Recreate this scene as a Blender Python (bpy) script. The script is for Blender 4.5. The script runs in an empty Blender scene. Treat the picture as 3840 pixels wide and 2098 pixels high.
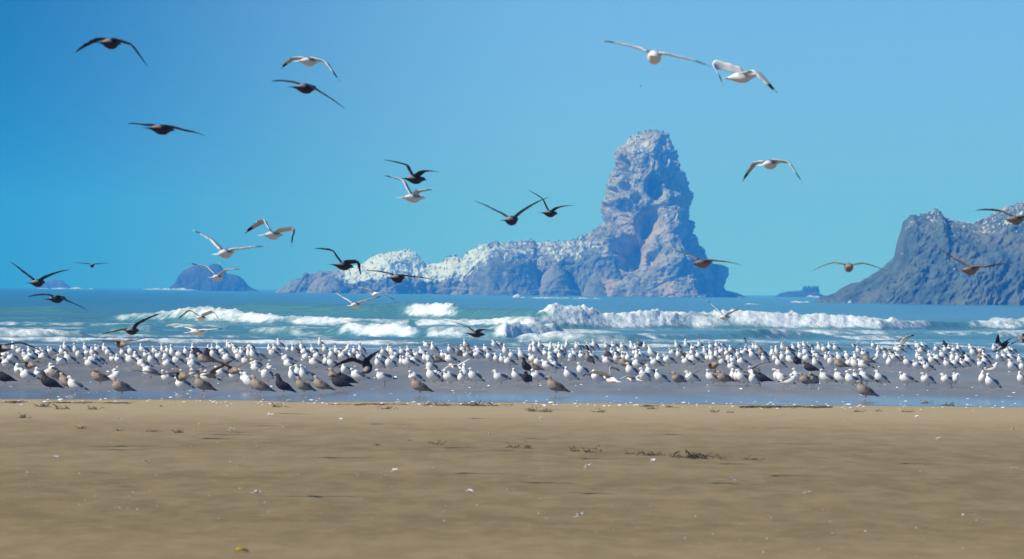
import bpy, math, random
import numpy as np
from mathutils import Vector, Matrix
random.seed(7); RS = np.random.RandomState(11)
R = math.radians
sc = bpy.context.scene
col = sc.collection
# ---------------------------------------------------------------- camera
FPX = 3840.0 * 200.0 / 36.0            # focal length in photo pixels (200 mm on 36 mm)
HC = 2.70                              # eye height over the beach
HSEA = 2.74                            # eye height over the sea
ROLL, PITCH = 0.0110, 42.0 / FPX
cam_d = bpy.data.cameras.new('camera'); cam = bpy.data.objects.new('camera', cam_d); col.objects.link(cam)
sc.camera = cam
Fv = Vector((0, math.cos(PITCH), math.sin(PITCH)))
Up0 = Vector((0, -math.sin(PITCH), math.cos(PITCH)))
Rt = Vector((1, 0, 0)) * math.cos(ROLL) + Up0 * math.sin(ROLL)
Uv = Up0 * math.cos(ROLL) - Vector((1, 0, 0)) * math.sin(ROLL)
M = Matrix((Rt, Uv, -Fv)).transposed().to_4x4(); M.translation = (0, 0, HC)
cam.matrix_world = M
cam_d.lens = 200; cam_d.sensor_width = 36; cam_d.clip_start = 1.0; cam_d.clip_end = 60000
cam_d.dof.use_dof = True; cam_d.dof.focus_distance = 175; cam_d.dof.aperture_fstop = 5.2
# ---------------------------------------------------------------- world and sun
SUN = Vector((-0.80, -0.50, 0.74)).normalized()
world = bpy.data.worlds.new('World'); sc.world = world; world.use_nodes = True
wn, wl = world.node_tree.nodes, world.node_tree.links
wn.clear()
wo = wn.new('ShaderNodeOutputWorld'); bg = wn.new('ShaderNodeBackground'); sky = wn.new('ShaderNodeTexSky')
sky.sky_type = 'NISHITA'; sky.sun_disc = False
sky.sun_elevation = math.asin(SUN.z); sky.sun_rotation = math.atan2(SUN.x, SUN.y)
sky.altitude = 0; sky.air_density = 1.0; sky.dust_density = 0.0; sky.ozone_density = 4.0
tc = wn.new('ShaderNodeTexCoord'); sp = wn.new('ShaderNodeSeparateXYZ')
wl.new(tc.outputs['Generated'], sp.inputs[0])
at = wn.new('ShaderNodeMath'); at.operation = 'ARCTAN2'
wl.new(sp.outputs['X'], at.inputs[0]); wl.new(sp.outputs['Y'], at.inputs[1])      # 0 = seaward, + = right
mr = wn.new('ShaderNodeMapRange'); mr.interpolation_type = 'SMOOTHSTEP'
mr.inputs['From Min'].default_value = R(-6.2); mr.inputs['From Max'].default_value = R(1.0)
wl.new(at.outputs[0], mr.inputs['Value'])
tint = wn.new('ShaderNodeMix'); tint.data_type = 'RGBA'
tint.inputs['A'].default_value = (0.0, 0.285, 0.47, 1)    # deeper blue toward the left
tint.inputs['B'].default_value = (0.82, 1.13, 1.36, 1)
wl.new(mr.outputs[0], tint.inputs['Factor'])
lift = wn.new('ShaderNodeVectorMath'); lift.operation = 'ADD'; lift.inputs[1].default_value = (0, 0, .16)
nrm_ = wn.new('ShaderNodeVectorMath'); nrm_.operation = 'NORMALIZE'
wl.new(tc.outputs['Generated'], lift.inputs[0]); wl.new(lift.outputs[0], nrm_.inputs[0]); wl.new(nrm_.outputs[0], sky.inputs[0])
mul = wn.new('ShaderNodeMix'); mul.data_type = 'RGBA'; mul.blend_type = 'MULTIPLY'; mul.inputs['Factor'].default_value = 1
wl.new(sky.outputs[0], mul.inputs['A']); wl.new(tint.outputs['Result'], mul.inputs['B'])
wl.new(mul.outputs['Result'], bg.inputs['Color']); bg.inputs['Strength'].default_value = 0.115
wl.new(bg.outputs[0], wo.inputs[0])
sd = bpy.data.lights.new('sun', 'SUN'); sd.energy = 5.0; sd.angle = R(0.53); sd.color = (1.0, 0.95, 0.87)
so = bpy.data.objects.new('sun', sd); col.objects.link(so)
so.rotation_euler = SUN.to_track_quat('Z', 'Y').to_euler(); so.location = (-200, -200, 400)
vs = sc.view_settings; vs.view_transform = 'Standard'; vs.look = 'None'; vs.exposure = 0; vs.gamma = 1; vs.use_curve_mapping = False
sc.cycles.use_denoising = True; sc.cycles.volume_bounces = 1; sc.cycles.max_bounces = 6
sc.cycles.diffuse_bounces = 2; sc.cycles.glossy_bounces = 3
sc.cycles.sample_clamp_indirect = 4

# ---------------------------------------------------------------- helpers
def hor(x): return 1091 + ROLL * (x - 1920)
def ray(px, py): return Fv * FPX + Rt * (px - 1920) - Uv * (py - 1049)
def on_z(px, py, z=0.0):
    d = ray(px, py); t = (z - HC) / d.z; return Vector((0, 0, HC)) + d * t
def at_y(px, py, Y):
    d = ray(px, py); t = Y / d.y; return Vector((0, 0, HC)) + d * t
def tag(o, label=None, cat=None, group=None, kind=None):
    if label: o['label'] = label
    if cat: o['category'] = cat
    if group: o['group'] = group
    if kind: o['kind'] = kind
    return o
def empty(name, loc=(0, 0, 0)):
    o = bpy.data.objects.new(name, None); col.objects.link(o); o.location = loc
    o.empty_display_size = 0.1; return o
def link(name, me, parent=None, loc=None):
    o = bpy.data.objects.new(name, me); col.objects.link(o)
    if parent: o.parent = parent
    if loc is not None: o.location = loc
    return o
def mesh(name, V, F, mat, cols=None, smooth=True):
    me = bpy.data.meshes.new(name); me.from_pydata([tuple(v) for v in V], [], [tuple(f) for f in F]); me.update()
    if smooth: me.polygons.foreach_set('use_smooth', [True] * len(me.polygons))
    if cols is not None: put_col(me, cols)
    me.materials.append(mat); return me
def put_col(me, cols, name='Col'):
    c = np.ones((len(me.vertices), 4), np.float32); cols = np.asarray(cols, np.float32)
    c[:, :3] = cols[:, :3]
    a = me.color_attributes.new(name, 'FLOAT_COLOR', 'POINT'); a.data.foreach_set('color', c.ravel())
def put_float(me, name, v):
    a = me.attributes.new(name, 'FLOAT', 'POINT'); a.data.foreach_set('value', np.asarray(v, np.float32).ravel())
def grid_mesh(name, P, mat, wrap_u=False):
    """P: (rows, cols, 3) array -> quad mesh, fast path."""
    n, m = P.shape[:2]
    i = np.arange(n - 1)[:, None]; j = np.arange(m if wrap_u else m - 1)[None, :]
    a = i * m + j; b = i * m + (j + 1) % m; c = (i + 1) * m + (j + 1) % m; d = (i + 1) * m + j
    F = np.stack([a, b, c, d], -1).reshape(-1, 4).astype(np.int32)
    me = bpy.data.meshes.new(name)
    me.vertices.add(n * m); me.vertices.foreach_set('co', P.astype(np.float32).ravel())
    me.loops.add(F.size); me.loops.foreach_set('vertex_index', F.ravel())
    me.polygons.add(len(F)); me.polygons.foreach_set('loop_start', np.arange(0, F.size, 4, dtype=np.int32))
    me.polygons.foreach_set('loop_total', np.full(len(F), 4, np.int32))
    me.polygons.foreach_set('use_smooth', np.ones(len(F), bool))
    me.update(calc_edges=True); me.materials.append(mat); return me
# ---- numpy gradient noise
_p = RS.permutation(512).astype(np.int64); _g = RS.normal(size=(512, 3)); _g /= np.linalg.norm(_g, axis=1)[:, None]
def noise3(x, y, z):
    x, y, z = np.broadcast_arrays(np.asarray(x, float), np.asarray(y, float), np.asarray(z, float))
    xi, yi, zi = np.floor(x).astype(np.int64), np.floor(y).astype(np.int64), np.floor(z).astype(np.int64)
    xf, yf, zf = x - xi, y - yi, z - zi
    u, v, w = [t * t * t * (t * (t * 6 - 15) + 10) for t in (xf, yf, zf)]
    def g(a, b, c):
        h = _p[(_p[(_p[(xi + a) % 512] + yi + b) % 512] + zi + c) % 512]
        G = _g[h]; return G[..., 0] * (xf - a) + G[..., 1] * (yf - b) + G[..., 2] * (zf - c)
    l = lambda a, b, t: a + (b - a) * t
    return 1.6 * l(l(l(g(0,0,0), g(1,0,0), u), l(g(0,1,0), g(1,1,0), u), v), l(l(g(0,0,1), g(1,0,1), u), l(g(0,1,1), g(1,1,1), u), v), w)
def fbm(x, y, z, o=4, gain=.5):
    s = 0; a = 1.0
    for k in range(o): s = s + a * noise3(x * 2**k + 13.7 * k, y * 2**k + 5.1 * k, z * 2**k + 7.7 * k); a *= gain
    return s
def ridged(x, y, z, o=4, gain=.5):
    s = 0; a = 1.0
    for k in range(o): s = s + a * (1 - 2 * np.abs(noise3(x * 2**k + 3.7 * k, y * 2**k + 9.1 * k, z * 2**k + 1.7 * k))); a *= gain
    return s
def cell(x, y, z):
    x, y, z = np.broadcast_arrays(x, y, z); xi, yi, zi = [np.floor(t).astype(np.int64) for t in (x, y, z)]
    best = np.full(x.shape, 9.0); idv = np.zeros(x.shape)
    for a in (-1, 0, 1):
        for b in (-1, 0, 1):
            for c in (-1, 0, 1):
                h = _p[(_p[(_p[(xi + a) % 512] + yi + b) % 512] + zi + c) % 512]
                o = (_g[h] + 1) / 2
                d = (xi + a + o[..., 0] - x) ** 2 + (yi + b + o[..., 1] - y) ** 2 + (zi + c + o[..., 2] - z) ** 2
                m = d < best; best = np.where(m, d, best); idv = np.where(m, h / 512.0, idv)
    return np.sqrt(best), idv
def sstep(a, b, x): t = np.clip((x - a) / (b - a), 0, 1); return t * t * (3 - 2 * t)
# ---- materials
def new_mat(name):
    m = bpy.data.materials.new(name); m.use_nodes = True; nt = m.node_tree
    return m, nt, nt.nodes['Principled BSDF']
def N(nt, t, **kw):
    n = nt.nodes.new(t)
    for k, v in kw.items():
        if hasattr(n, k): setattr(n, k, v)
        else: n.inputs[k].default_value = v
    return n
def L(nt, a, b): nt.links.new(a, b)
def mixc(nt, f, a, b, blend='MIX'):
    n = nt.nodes.new('ShaderNodeMix'); n.data_type = 'RGBA'; n.blend_type = blend
    for s, v in (('Factor', f), ('A', a), ('B', b)):
        if isinstance(v, (float, int)): n.inputs[s].default_value = v
        elif isinstance(v, tuple): n.inputs[s].default_value = (*v, 1)
        else: nt.links.new(v, n.inputs[s])
    return n.outputs['Result']
def mth(nt, op, a, b=None, c=None):
    n = nt.nodes.new('ShaderNodeMath'); n.operation = op
    for i, v in enumerate((a, b, c)):
        if v is None: continue
        if isinstance(v, (float, int)): n.inputs[i].default_value = v
        else: nt.links.new(v, n.inputs[i])
    return n.outputs[0]
def mrange(nt, v, a, b, c=0.0, d=1.0, smooth=True):
    n = nt.nodes.new('ShaderNodeMapRange'); n.interpolation_type = 'SMOOTHSTEP' if smooth else 'LINEAR'
    nt.links.new(v, n.inputs['Value'])
    for s, x in (('From Min', a), ('From Max', b), ('To Min', c), ('To Max', d)): n.inputs[s].default_value = x
    return n.outputs[0]
def noise_tex(nt, scale, detail=4, rough=.5, vec=None, sc3=None):
    n = nt.nodes.new('ShaderNodeTexNoise'); n.inputs['Scale'].default_value = scale
    n.inputs['Detail'].default_value = detail; n.inputs['Roughness'].default_value = rough
    if vec is None:
        t = nt.nodes.new('ShaderNodeTexCoord'); vec = t.outputs['Object']
    if sc3:
        mp = nt.nodes.new('ShaderNodeMapping'); mp.inputs['Scale'].default_value = sc3; nt.links.new(vec, mp.inputs[0]); vec = mp.outputs[0]
    nt.links.new(vec, n.inputs['Vector']); return n.outputs['Fac']
def bump(nt, h, dist, strength, bs):
    b = nt.nodes.new('ShaderNodeBump'); b.inputs['Strength'].default_value = strength; b.inputs['Distance'].default_value = dist
    nt.links.new(h, b.inputs['Height']); nt.links.new(b.outputs[0], bs.inputs['Normal']); return b
# ================================================================ SAND
def sand_material():
    m, nt, bs = new_mat('beach_sand')
    t = nt.nodes.new('ShaderNodeTexCoord'); sep = nt.nodes.new('ShaderNodeSeparateXYZ'); L(nt, t.outputs['Object'], sep.inputs[0])
    y = sep.outputs['Y']; x = sep.outputs['X']
    # coordinate across the beach, with a wandering edge
    w1 = noise_tex(nt, .05, 3, .6, t.outputs['Object'], (3, .6, 1))
    w2 = noise_tex(nt, .6, 3, .6, t.outputs['Object'], (1, .25, 1))
    yy = mth(nt, 'ADD', mth(nt, 'ADD', y, mth(nt, 'MULTIPLY', mth(nt, 'SUBTRACT', w1, .5), 6.0)), mth(nt, 'MULTIPLY', mth(nt, 'SUBTRACT', w2, .5), 2.4))
    yy = mth(nt, 'ADD', yy, mth(nt, 'MULTIPLY', x, -0.16))
    wet = mrange(nt, yy, 136.2, 137.4)
    # dry sand colour: grains, dimples and a darker tone toward the camera
    f1 = noise_tex(nt, 1.0, 5, .62, t.outputs['Object'], (1.6, .35, 1))
    f2 = noise_tex(nt, 9.0, 3, .7, t.outputs['Object'], (1, .5, 1))
    f3 = noise_tex(nt, .06, 3, .5, t.outputs['Object'], (.6, 1.6, 1))
    dry = mixc(nt, mrange(nt, f1, .36, .66), (.325, .248, .136), (.378, .291, .163))
    dry = mixc(nt, mth(nt, 'MULTIPLY', mrange(nt, f2, .50, .72), .6), dry, (.43, .34, .21))
    dark_sand = mixc(nt, mrange(nt, f1, .34, .66), (.216, .163, .082), (.274, .209, .106))
    f4 = noise_tex(nt, 3.2, 4, .7, t.outputs['Object'], (1, .4, 1))
    dark_sand = mixc(nt, mth(nt, 'MULTIPLY', mrange(nt, f4, .52, .70), .5), dark_sand, (.35, .275, .165)); dark_sand = mixc(nt, mth(nt, 'MULTIPLY', mrange(nt, f4, .46, .30), .45), dark_sand, (.15, .115, .07))
    dband = mth(nt, 'MULTIPLY', mrange(nt, y, 128, 88), mrange(nt, f3, .30, .62, .55, 1))
    dryc = mixc(nt, dband, dry, dark_sand)
    pale = mrange(nt, yy, 112, 128)
    dryc = mixc(nt, mth(nt, 'MULTIPLY', pale, .65), dryc, (.475, .372, .222))
    wetc = mixc(nt, mrange(nt, noise_tex(nt, .35, 4, .6, t.outputs['Object'], (1, .12, 1)), .35, .65), (.205, .188, .155), (.275, .252, .207))
    base = mixc(nt, wet, dryc, wetc)
    L(nt, base, bs.inputs['Base Color'])
    # wet sand shines; the puddle film by the edge most
    film = mth(nt, 'MULTIPLY', mrange(nt, yy, 136.5, 138.5), mrange(nt, yy, 156, 143))
    film2 = mrange(nt, yy, 225, 250)
    fm = mth(nt, 'MAXIMUM', film, film2)
    patch = mrange(nt, noise_tex(nt, .22, 3, .5, t.outputs['Object'], (1, .15, 1)), .42, .62)
    rw = mth(nt, 'SUBTRACT', .44, mth(nt, 'MULTIPLY', fm, .20))
    rw = mth(nt, 'SUBTRACT', rw, mth(nt, 'MULTIPLY', patch, .06))
    mixr = nt.nodes.new('ShaderNodeMix'); L(nt, wet, mixr.inputs['Factor']); mixr.inputs['A'].default_value = .95; L(nt, rw, mixr.inputs['B'])
    L(nt, mixr.outputs['Result'], bs.inputs['Roughness'])
    sw = mth(nt, 'ADD', mth(nt, 'MULTIPLY', wet, .30), mth(nt, 'MULTIPLY', fm, .0)); L(nt, mth(nt, 'ADD', sw, .03), bs.inputs['Specular IOR Level'])
    h = mth(nt, 'ADD', mth(nt, 'MULTIPLY', noise_tex(nt, 1.1, 5, .65, t.outputs['Object'], (1.4, .45, 1)), 1.0), mth(nt, 'MULTIPLY', f2, .15))
    hw = mth(nt, 'MULTIPLY', h, mth(nt, 'SUBTRACT', 1.0, mth(nt, 'MULTIPLY', wet, .93)))
    bump(nt, hw, .02, .18, bs)
    return m
def ground():
    ys = np.concatenate([np.linspace(-120, 40, 12), np.linspace(44, 135, 260), np.linspace(135.4, 262, 220), np.linspace(266, 420, 20), [900, 3000, 8100]])
    us = np.concatenate([np.linspace(-1.2, -.12, 14)[:-1], np.linspace(-.12, .12, 260), np.linspace(.12, 1.2, 14)[1:]])
    Y, U = np.meshgrid(ys, us, indexing='ij'); X = U * np.maximum(np.abs(Y), 60) * np.where(np.abs(U) > .12, 1.6, 1)
    X = np.sort(X, axis=1)
    Z = -0.045 * sstep(248, 262, Y) - .35 * sstep(262, 290, Y) - 1.6 * sstep(285, 420, Y)
    dryk = 1 - sstep(133, 138, Y - .16 * X)
    Z += dryk * (.003 * fbm(X * 1.3, Y * .5, 0, 4) + .008 * noise3(X * .10, Y * .05, 3.3))
    P = np.stack([X, Y, Z], -1)
    me = grid_mesh('beach', P, sand_material())
    return tag(link('beach', me), kind='structure')
ground()

# ================================================================ SEA
def px2u(x): return (x - 1920.0) / FPX
def tab(u, pts):
    xs = np.array([px2u(p[0]) for p in pts]); return np.interp(u, xs, [p[1] for p in pts])
WAVES = []
def crest_amp(pts, Yd):      # (px, crest height in photo pixels over the wave's foot) -> metres
    return [(p[0], p[1] * Yd / FPX) for p in pts]
# back swell: teal face with a burst of foam
WAVES.append(dict(Y=[(-400, 540), (1500, 530), (2100, 500), (2600, 520), (4200, 640)], d=527,
    A=[(-400, 26), (0, 26), (200, 34), (330, 16), (640, 14), (800, 40), (1000, 56), (1400, 50), (1500, 58), (1700, 56), (1760, 44), (2000, 50), (2080, 30), (2300, 14), (4200, 14)],
    F=[(1360, 0), (1385, .35), (1440, .25), (1465, .2), (1520, .62), (1570, .9), (1660, .85), (1700, .55), (1735, 0), (1990, .0), (2010, .3), (2050, 0)], wf=3.2, wb=16))
# main breaker
WAVES.append(dict(Y=[(-400, 460), (400, 450), (700, 440), (1200, 425), (2000, 415), (2600, 430), (3000, 436), (3300, 440), (3700, 458), (4200, 470)], d=435,
    A=[(-400, 22), (300, 16), (420, 20), (600, 38), (720, 54), (800, 54), (900, 42), (1050, 30), (1280, 24), (1560, 20), (1800, 26), (1960, 42), (2010, 44), (2060, 76), (2220, 74), (2260, 54), (2400, 58), (3060, 60), (3300, 38), (3500, 34), (3600, 30), (3660, 36), (3840, 42), (4200, 42)],
    F=[(380, 0), (440, .55), (600, .7), (700, .9), (1100, .95), (1280, .85), (1530, .85), (1545, .15), (1565, .85), (2000, .9), (2050, 1), (3300, 1), (3480, .7), (3530, .1), (3610, .1), (3650, .8), (3840, .95), (4200, .95)], wf=2.2, wb=10))
# second breaker, broken into patches
WAVES.append(dict(Y=[(-400, 330), (900, 325), (1900, 312), (2500, 330), (3200, 350), (4200, 380)], d=318,
    A=[(-400, 14), (380, 14), (430, 36), (560, 34), (620, 16), (920, 20), (1000, 34), (1240, 34), (1300, 50), (1500, 52), (1590, 34), (1640, 46), (1830, 40), (1880, 60), (2080, 62), (2140, 24), (2700, 22), (2860, 44), (3000, 34), (3120, 14), (3700, 14), (3760, 30), (4200, 30)],
    F=[(400, 0), (440, .42), (560, .6), (600, 0), (910, 0), (960, .6), (1130, .75), (1180, .5), (1260, .5), (1310, .95), (1540, .95), (1585, .1), (1610, .6), (1700, .7), (1860, .7), (1900, .95), (2080, .9), (2130, .2), (2380, .15), (2500, .5), (2620, .1), (2850, .1), (2890, .75), (2960, .7), (3060, .4), (3160, .05), (3700, 0), (3760, .75), (4200, .75)], wf=1.6, wb=6))
WAVES.append(dict(Y=[(-400, 385), (900, 372), (2400, 378), (4200, 395)], d=376, A=[(-400, 12), (500, 14), (1300, 8), (2500, 10), (3100, 16), (4200, 14)],
    F=[(-400, .7), (250, .75), (420, .3), (700, .65), (1000, .7), (1250, .3), (1750, .7), (1950, .4), (2650, .3), (2950, .75), (3250, .75), (3400, .3), (3560, .7), (3720, .75), (4200, .7)], wf=1.3, wb=7))
WAVES.append(dict(Y=[(-400, 304), (4200, 308)], d=305, A=[(-400, 12), (4200, 12)], F=[(-400, .5), (500, .65), (900, .7), (1500, .5), (2400, .7), (3000, .65), (3500, .55), (4200, .7)], wf=1.0, wb=4))
# near, spent rollers
WAVES.append(dict(Y=[(-400, 292), (900, 293), (4200, 300)], d=292,
    A=[(-400, 36), (0, 36), (300, 34), (360, 10), (1880, 10), (1960, 32), (2080, 44), (2340, 34), (2420, 12), (4200, 10)],
    F=[(-400, .75), (300, .72), (345, .1), (1900, .1), (1960, .75), (2340, .75), (2400, .15), (3000, .35), (3400, .15), (4200, .2)], wf=1.2, wb=5))
WAVES.append(dict(Y=[(-400, 276), (4200, 279)], d=276, A=[(-400, 15), (4200, 13)],
    F=[(-400, .85), (1400, .85), (1500, .62), (2200, .66), (4200, .6)], wf=.8, wb=4))
def sea_fields(U, Y):
    X = U * Y
    Z = np.zeros_like(Y); Fm = np.zeros_like(Y); far = sstep(480, 1500, Y)
    Z += .07 * fbm(X / 16, Y / 5.5, 1.7, 3) * sstep(285, 330, Y) * (1 + 2.2 * sstep(450, 900, Y))
    Z += .22 * far * fbm(X / 70, Y / 26, 5.2, 2)
    for i, w in enumerate(WAVES):
        Yc = tab(U, w['Y']) + 1.6 * noise3(X / 11, 0, i * 3.1) * w['wf'] / 2 + .8 * noise3(X / 3.1, 0, 8 + i)
        A = tab(U, crest_amp(w['A'], w['d'])) * (1 + .16 * noise3(X / 5, 0, 20 + i) + .04 * noise3(X / 1.7, 0, 26 + i))
        Uw = U + (14 * noise3(X / 2.6, Y / 2.2, 60 + i) + 22 * noise3(X / 7, Y / 5, 70 + i)) / FPX
        Fo = tab(Uw, w['F']) if w['F'][0][0] < 0 else np.where((Uw < px2u(w['F'][0][0])), 0, tab(Uw, w['F']))
        Fo = Fo * (.80 + .35 * fbm(X / 4, Y / 3, 50 + i, 3))
        s = Y - Yc
        prof = np.where(s < 0, np.exp(-np.abs(s / w['wf']) ** 2.2), np.exp(-(s / w['wb']) ** 2))
        lump = .13 * fbm(X / 1.3, Y / 1.3, 9 + i, 3) + .13 * fbm(X / .45, Y / .5, 4 + i, 2)
        Z += A * prof * (1 + Fo * lump * 1.5)
        # foam covers the crest, the tumbling face and an apron in front
        fz = Fo * sstep(-w['wf'] * (1.9 + .8 * noise3(X / 6, 0, 40 + i)), -w['wf'] * .9, s) * (1 - sstep(.25 * w['wb'], .75 * w['wb'], s))
        Fm = np.maximum(Fm, fz)
        # lace left behind the roller
        lace = .55 * Fo * sstep(.2 * w['wb'], .6 * w['wb'], s) * (1 - sstep(1.5 * w['wb'], 5 * w['wb'], s))
        Fm = np.maximum(Fm, lace)
        froth = sstep(-w['wf'] * 1.9, -w['wf'] * .4, s) * (1 - sstep(.2 * w['wb'], .5 * w['wb'], s))
        Z += .16 * w['d'] / 430 * Fo * froth * np.maximum(0, fbm(X / 1.1, Y / 1.1, 30 + i, 3) + .2)
    # loose foam streaks, swash and whitecaps round the far rocks
    st = fbm(X / 9, Y / 3.2, 2.2, 4)
    Fm = np.maximum(Fm, .74 * sstep(-.05, .7, st) * (1 - sstep(350, 520, Y)))
    left = np.exp(-((U - px2u(200)) / .010) ** 2) * np.exp(-((Y - 405) / 60) ** 2)
    Fm = np.maximum(Fm, .62 * left * sstep(-.3, .6, st))
    Fm = np.maximum(Fm, (.50 + .35 * st) * (1 - sstep(262, 276, Y)))
    def cap(px, wpx, Yd, dY, k, a):
        g = np.exp(-((U - px2u(px)) / (wpx / FPX)) ** 4) * np.exp(-((Y - Yd) / dY) ** 2) * np.clip(.7 + 1.6 * noise3(X / (Yd * .0016), Y / 30, k) + .8 * noise3(X / (Yd * .0006), Y / 10, k), 0, 2)
        return g
    nonlocal_z = np.zeros_like(Y)
    for px, wpx, Yd, dY, k, a in ((640, 110, 4100, 160, 1, 1.3), (250, 110, 4200, 150, 2, .8), (3000, 40, 1700, 40, 3, .35), (3105, 22, 1560, 14, 4, .6), (3172, 24, 1560, 14, 5, 1.0),
                                  (2830, 40, 1350, 30, 6, .3), (3050, 30, 3600, 120, 7, 1.4), (1935, 26, 1700, 26, 8, 1.4), (2100, 160, 2100, 60, 9, .3)):
        g = cap(px, wpx, Yd, dY, k, a); Fm = np.maximum(Fm, np.clip(g, 0, 1)); nonlocal_z += g * a
    Z += nonlocal_z
    return Z, np.clip(Fm, 0, 1.1)
def sea_material():
    m, nt, bs = new_mat('sea_water')
    t = nt.nodes.new('ShaderNodeTexCoord'); o = t.outputs['Object']
    at = nt.nodes.new('ShaderNodeAttribute'); at.attribute_name = 'foam'
    geo = nt.nodes.new('ShaderNodeSeparateXYZ'); L(nt, o, geo.inputs[0])
    n1 = noise_tex(nt, 1.0, 6, .62, o, (1.3, .8, 1.3)); n2 = noise_tex(nt, .16, 4, .6, o, (1, .45, 1))
    n = mth(nt, 'ADD', mth(nt, 'MULTIPLY', n1, .6), mth(nt, 'MULTIPLY', n2, .4))
    thr = mth(nt, 'SUBTRACT', 1.0, mth(nt, 'MULTIPLY', at.outputs['Fac'], .93))
    foam = mth(nt, 'MULTIPLY', mrange(nt, mth(nt, 'SUBTRACT', mth(nt, 'ADD', n, .10), mth(nt, 'MULTIPLY', thr, .72)), .10, .46), mrange(nt, at.outputs['Fac'], .02, .2))
    deep = mrange(nt, geo.outputs['Y'], 380, 1100)
    wc = mixc(nt, deep, (.085, .250, .285), (.055, .215, .290))
    sandy = mrange(nt, geo.outputs['Y'], 320, 262)
    wc = mixc(nt, sandy, wc, (.11, .19, .23))
    fcol = mixc(nt, mrange(nt, n1, .35, .7), (.62, .72, .76), (.86, .88, .89))
    L(nt, mixc(nt, foam, wc, fcol), bs.inputs['Base Color'])
    mr = nt.nodes.new('ShaderNodeMix'); L(nt, foam, mr.inputs['Factor']); mr.inputs['A'].default_value = .22; mr.inputs['B'].default_value = .9
    L(nt, mr.outputs['Result'], bs.inputs['Roughness']); bs.inputs['IOR'].default_value = 1.33
    h = mth(nt, 'ADD', mth(nt, 'MULTIPLY', noise_tex(nt, .22, 4, .6, o, (.45, 1, 1)), 1.0), mth(nt, 'MULTIPLY', noise_tex(nt, 1.6, 3, .6, o, (.7, 1, 1)), .22))
    h = mth(nt, 'ADD', h, mth(nt, 'MULTIPLY', mth(nt, 'MULTIPLY', n1, foam), .25))
    bump(nt, h, .8, .8, bs)
    return m
def sea():
    ys = np.concatenate([np.arange(250, 300, .45), np.arange(300, 345, .6), np.arange(345, 395, .9), np.arange(395, 470, .7), np.arange(475, 570, 1.0), np.geomspace(571, 8000, 310)])
    us = np.concatenate([np.linspace(-1.1, -.115, 16)[:-1], np.linspace(-.115, .115, 760), np.linspace(.115, 1.1, 16)[1:]])
    Y, U = np.meshgrid(ys, us, indexing='ij')
    Z, Fm = sea_fields(U, Y)
    Z = Z + (HC - HSEA)
    Z[0, :] = -0.6
    P = np.stack([U * Y, Y, Z], -1)
    me = grid_mesh('sea', P, sea_material()); put_float(me, 'foam', Fm)
    return tag(link('sea', me), kind='structure')
sea()

# ================================================================ ROCKS
def rock_material(name, cA, cB, cC, guano=(.56, .60, .60), scale=1.0):
    m, nt, bs = new_mat(name)
    t = nt.nodes.new('ShaderNodeTexCoord'); o = t.outputs['Object']
    at = nt.nodes.new('ShaderNodeAttribute'); at.attribute_name = 'guano'
    a = noise_tex(nt, .09 * scale, 6, .62, o); b = noise_tex(nt, .35 * scale, 5, .65, o, (1, 1, .45)); c = noise_tex(nt, .035 * scale, 3, .5, o)
    base = mixc(nt, mrange(nt, a, .38, .62), cA, cB)
    base = mixc(nt, mrange(nt, c, .48, .64), base, cC)
    base = mixc(nt, mth(nt, 'MULTIPLY', mrange(nt, b, .5, .72), .5), base, tuple(min(1, v * 1.7) for v in cB))
    st = noise_tex(nt, .55 * scale, 5, .7, o, (1.0, 1.0, .28))
    g = mrange(nt, mth(nt, 'SUBTRACT', mth(nt, 'ADD', st, at.outputs['Fac']), 1.0), 0.0, .12)
    L(nt, mixc(nt, g, base, guano), bs.inputs['Base Color'])
    bs.inputs['Roughness'].default_value = .9; bs.inputs['Specular IOR Level'].default_value = .2
    bump(nt, mth(nt, 'ADD', a, mth(nt, 'MULTIPLY', b, .6)), 2.2 / scale, .9, bs)
    return m
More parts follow.
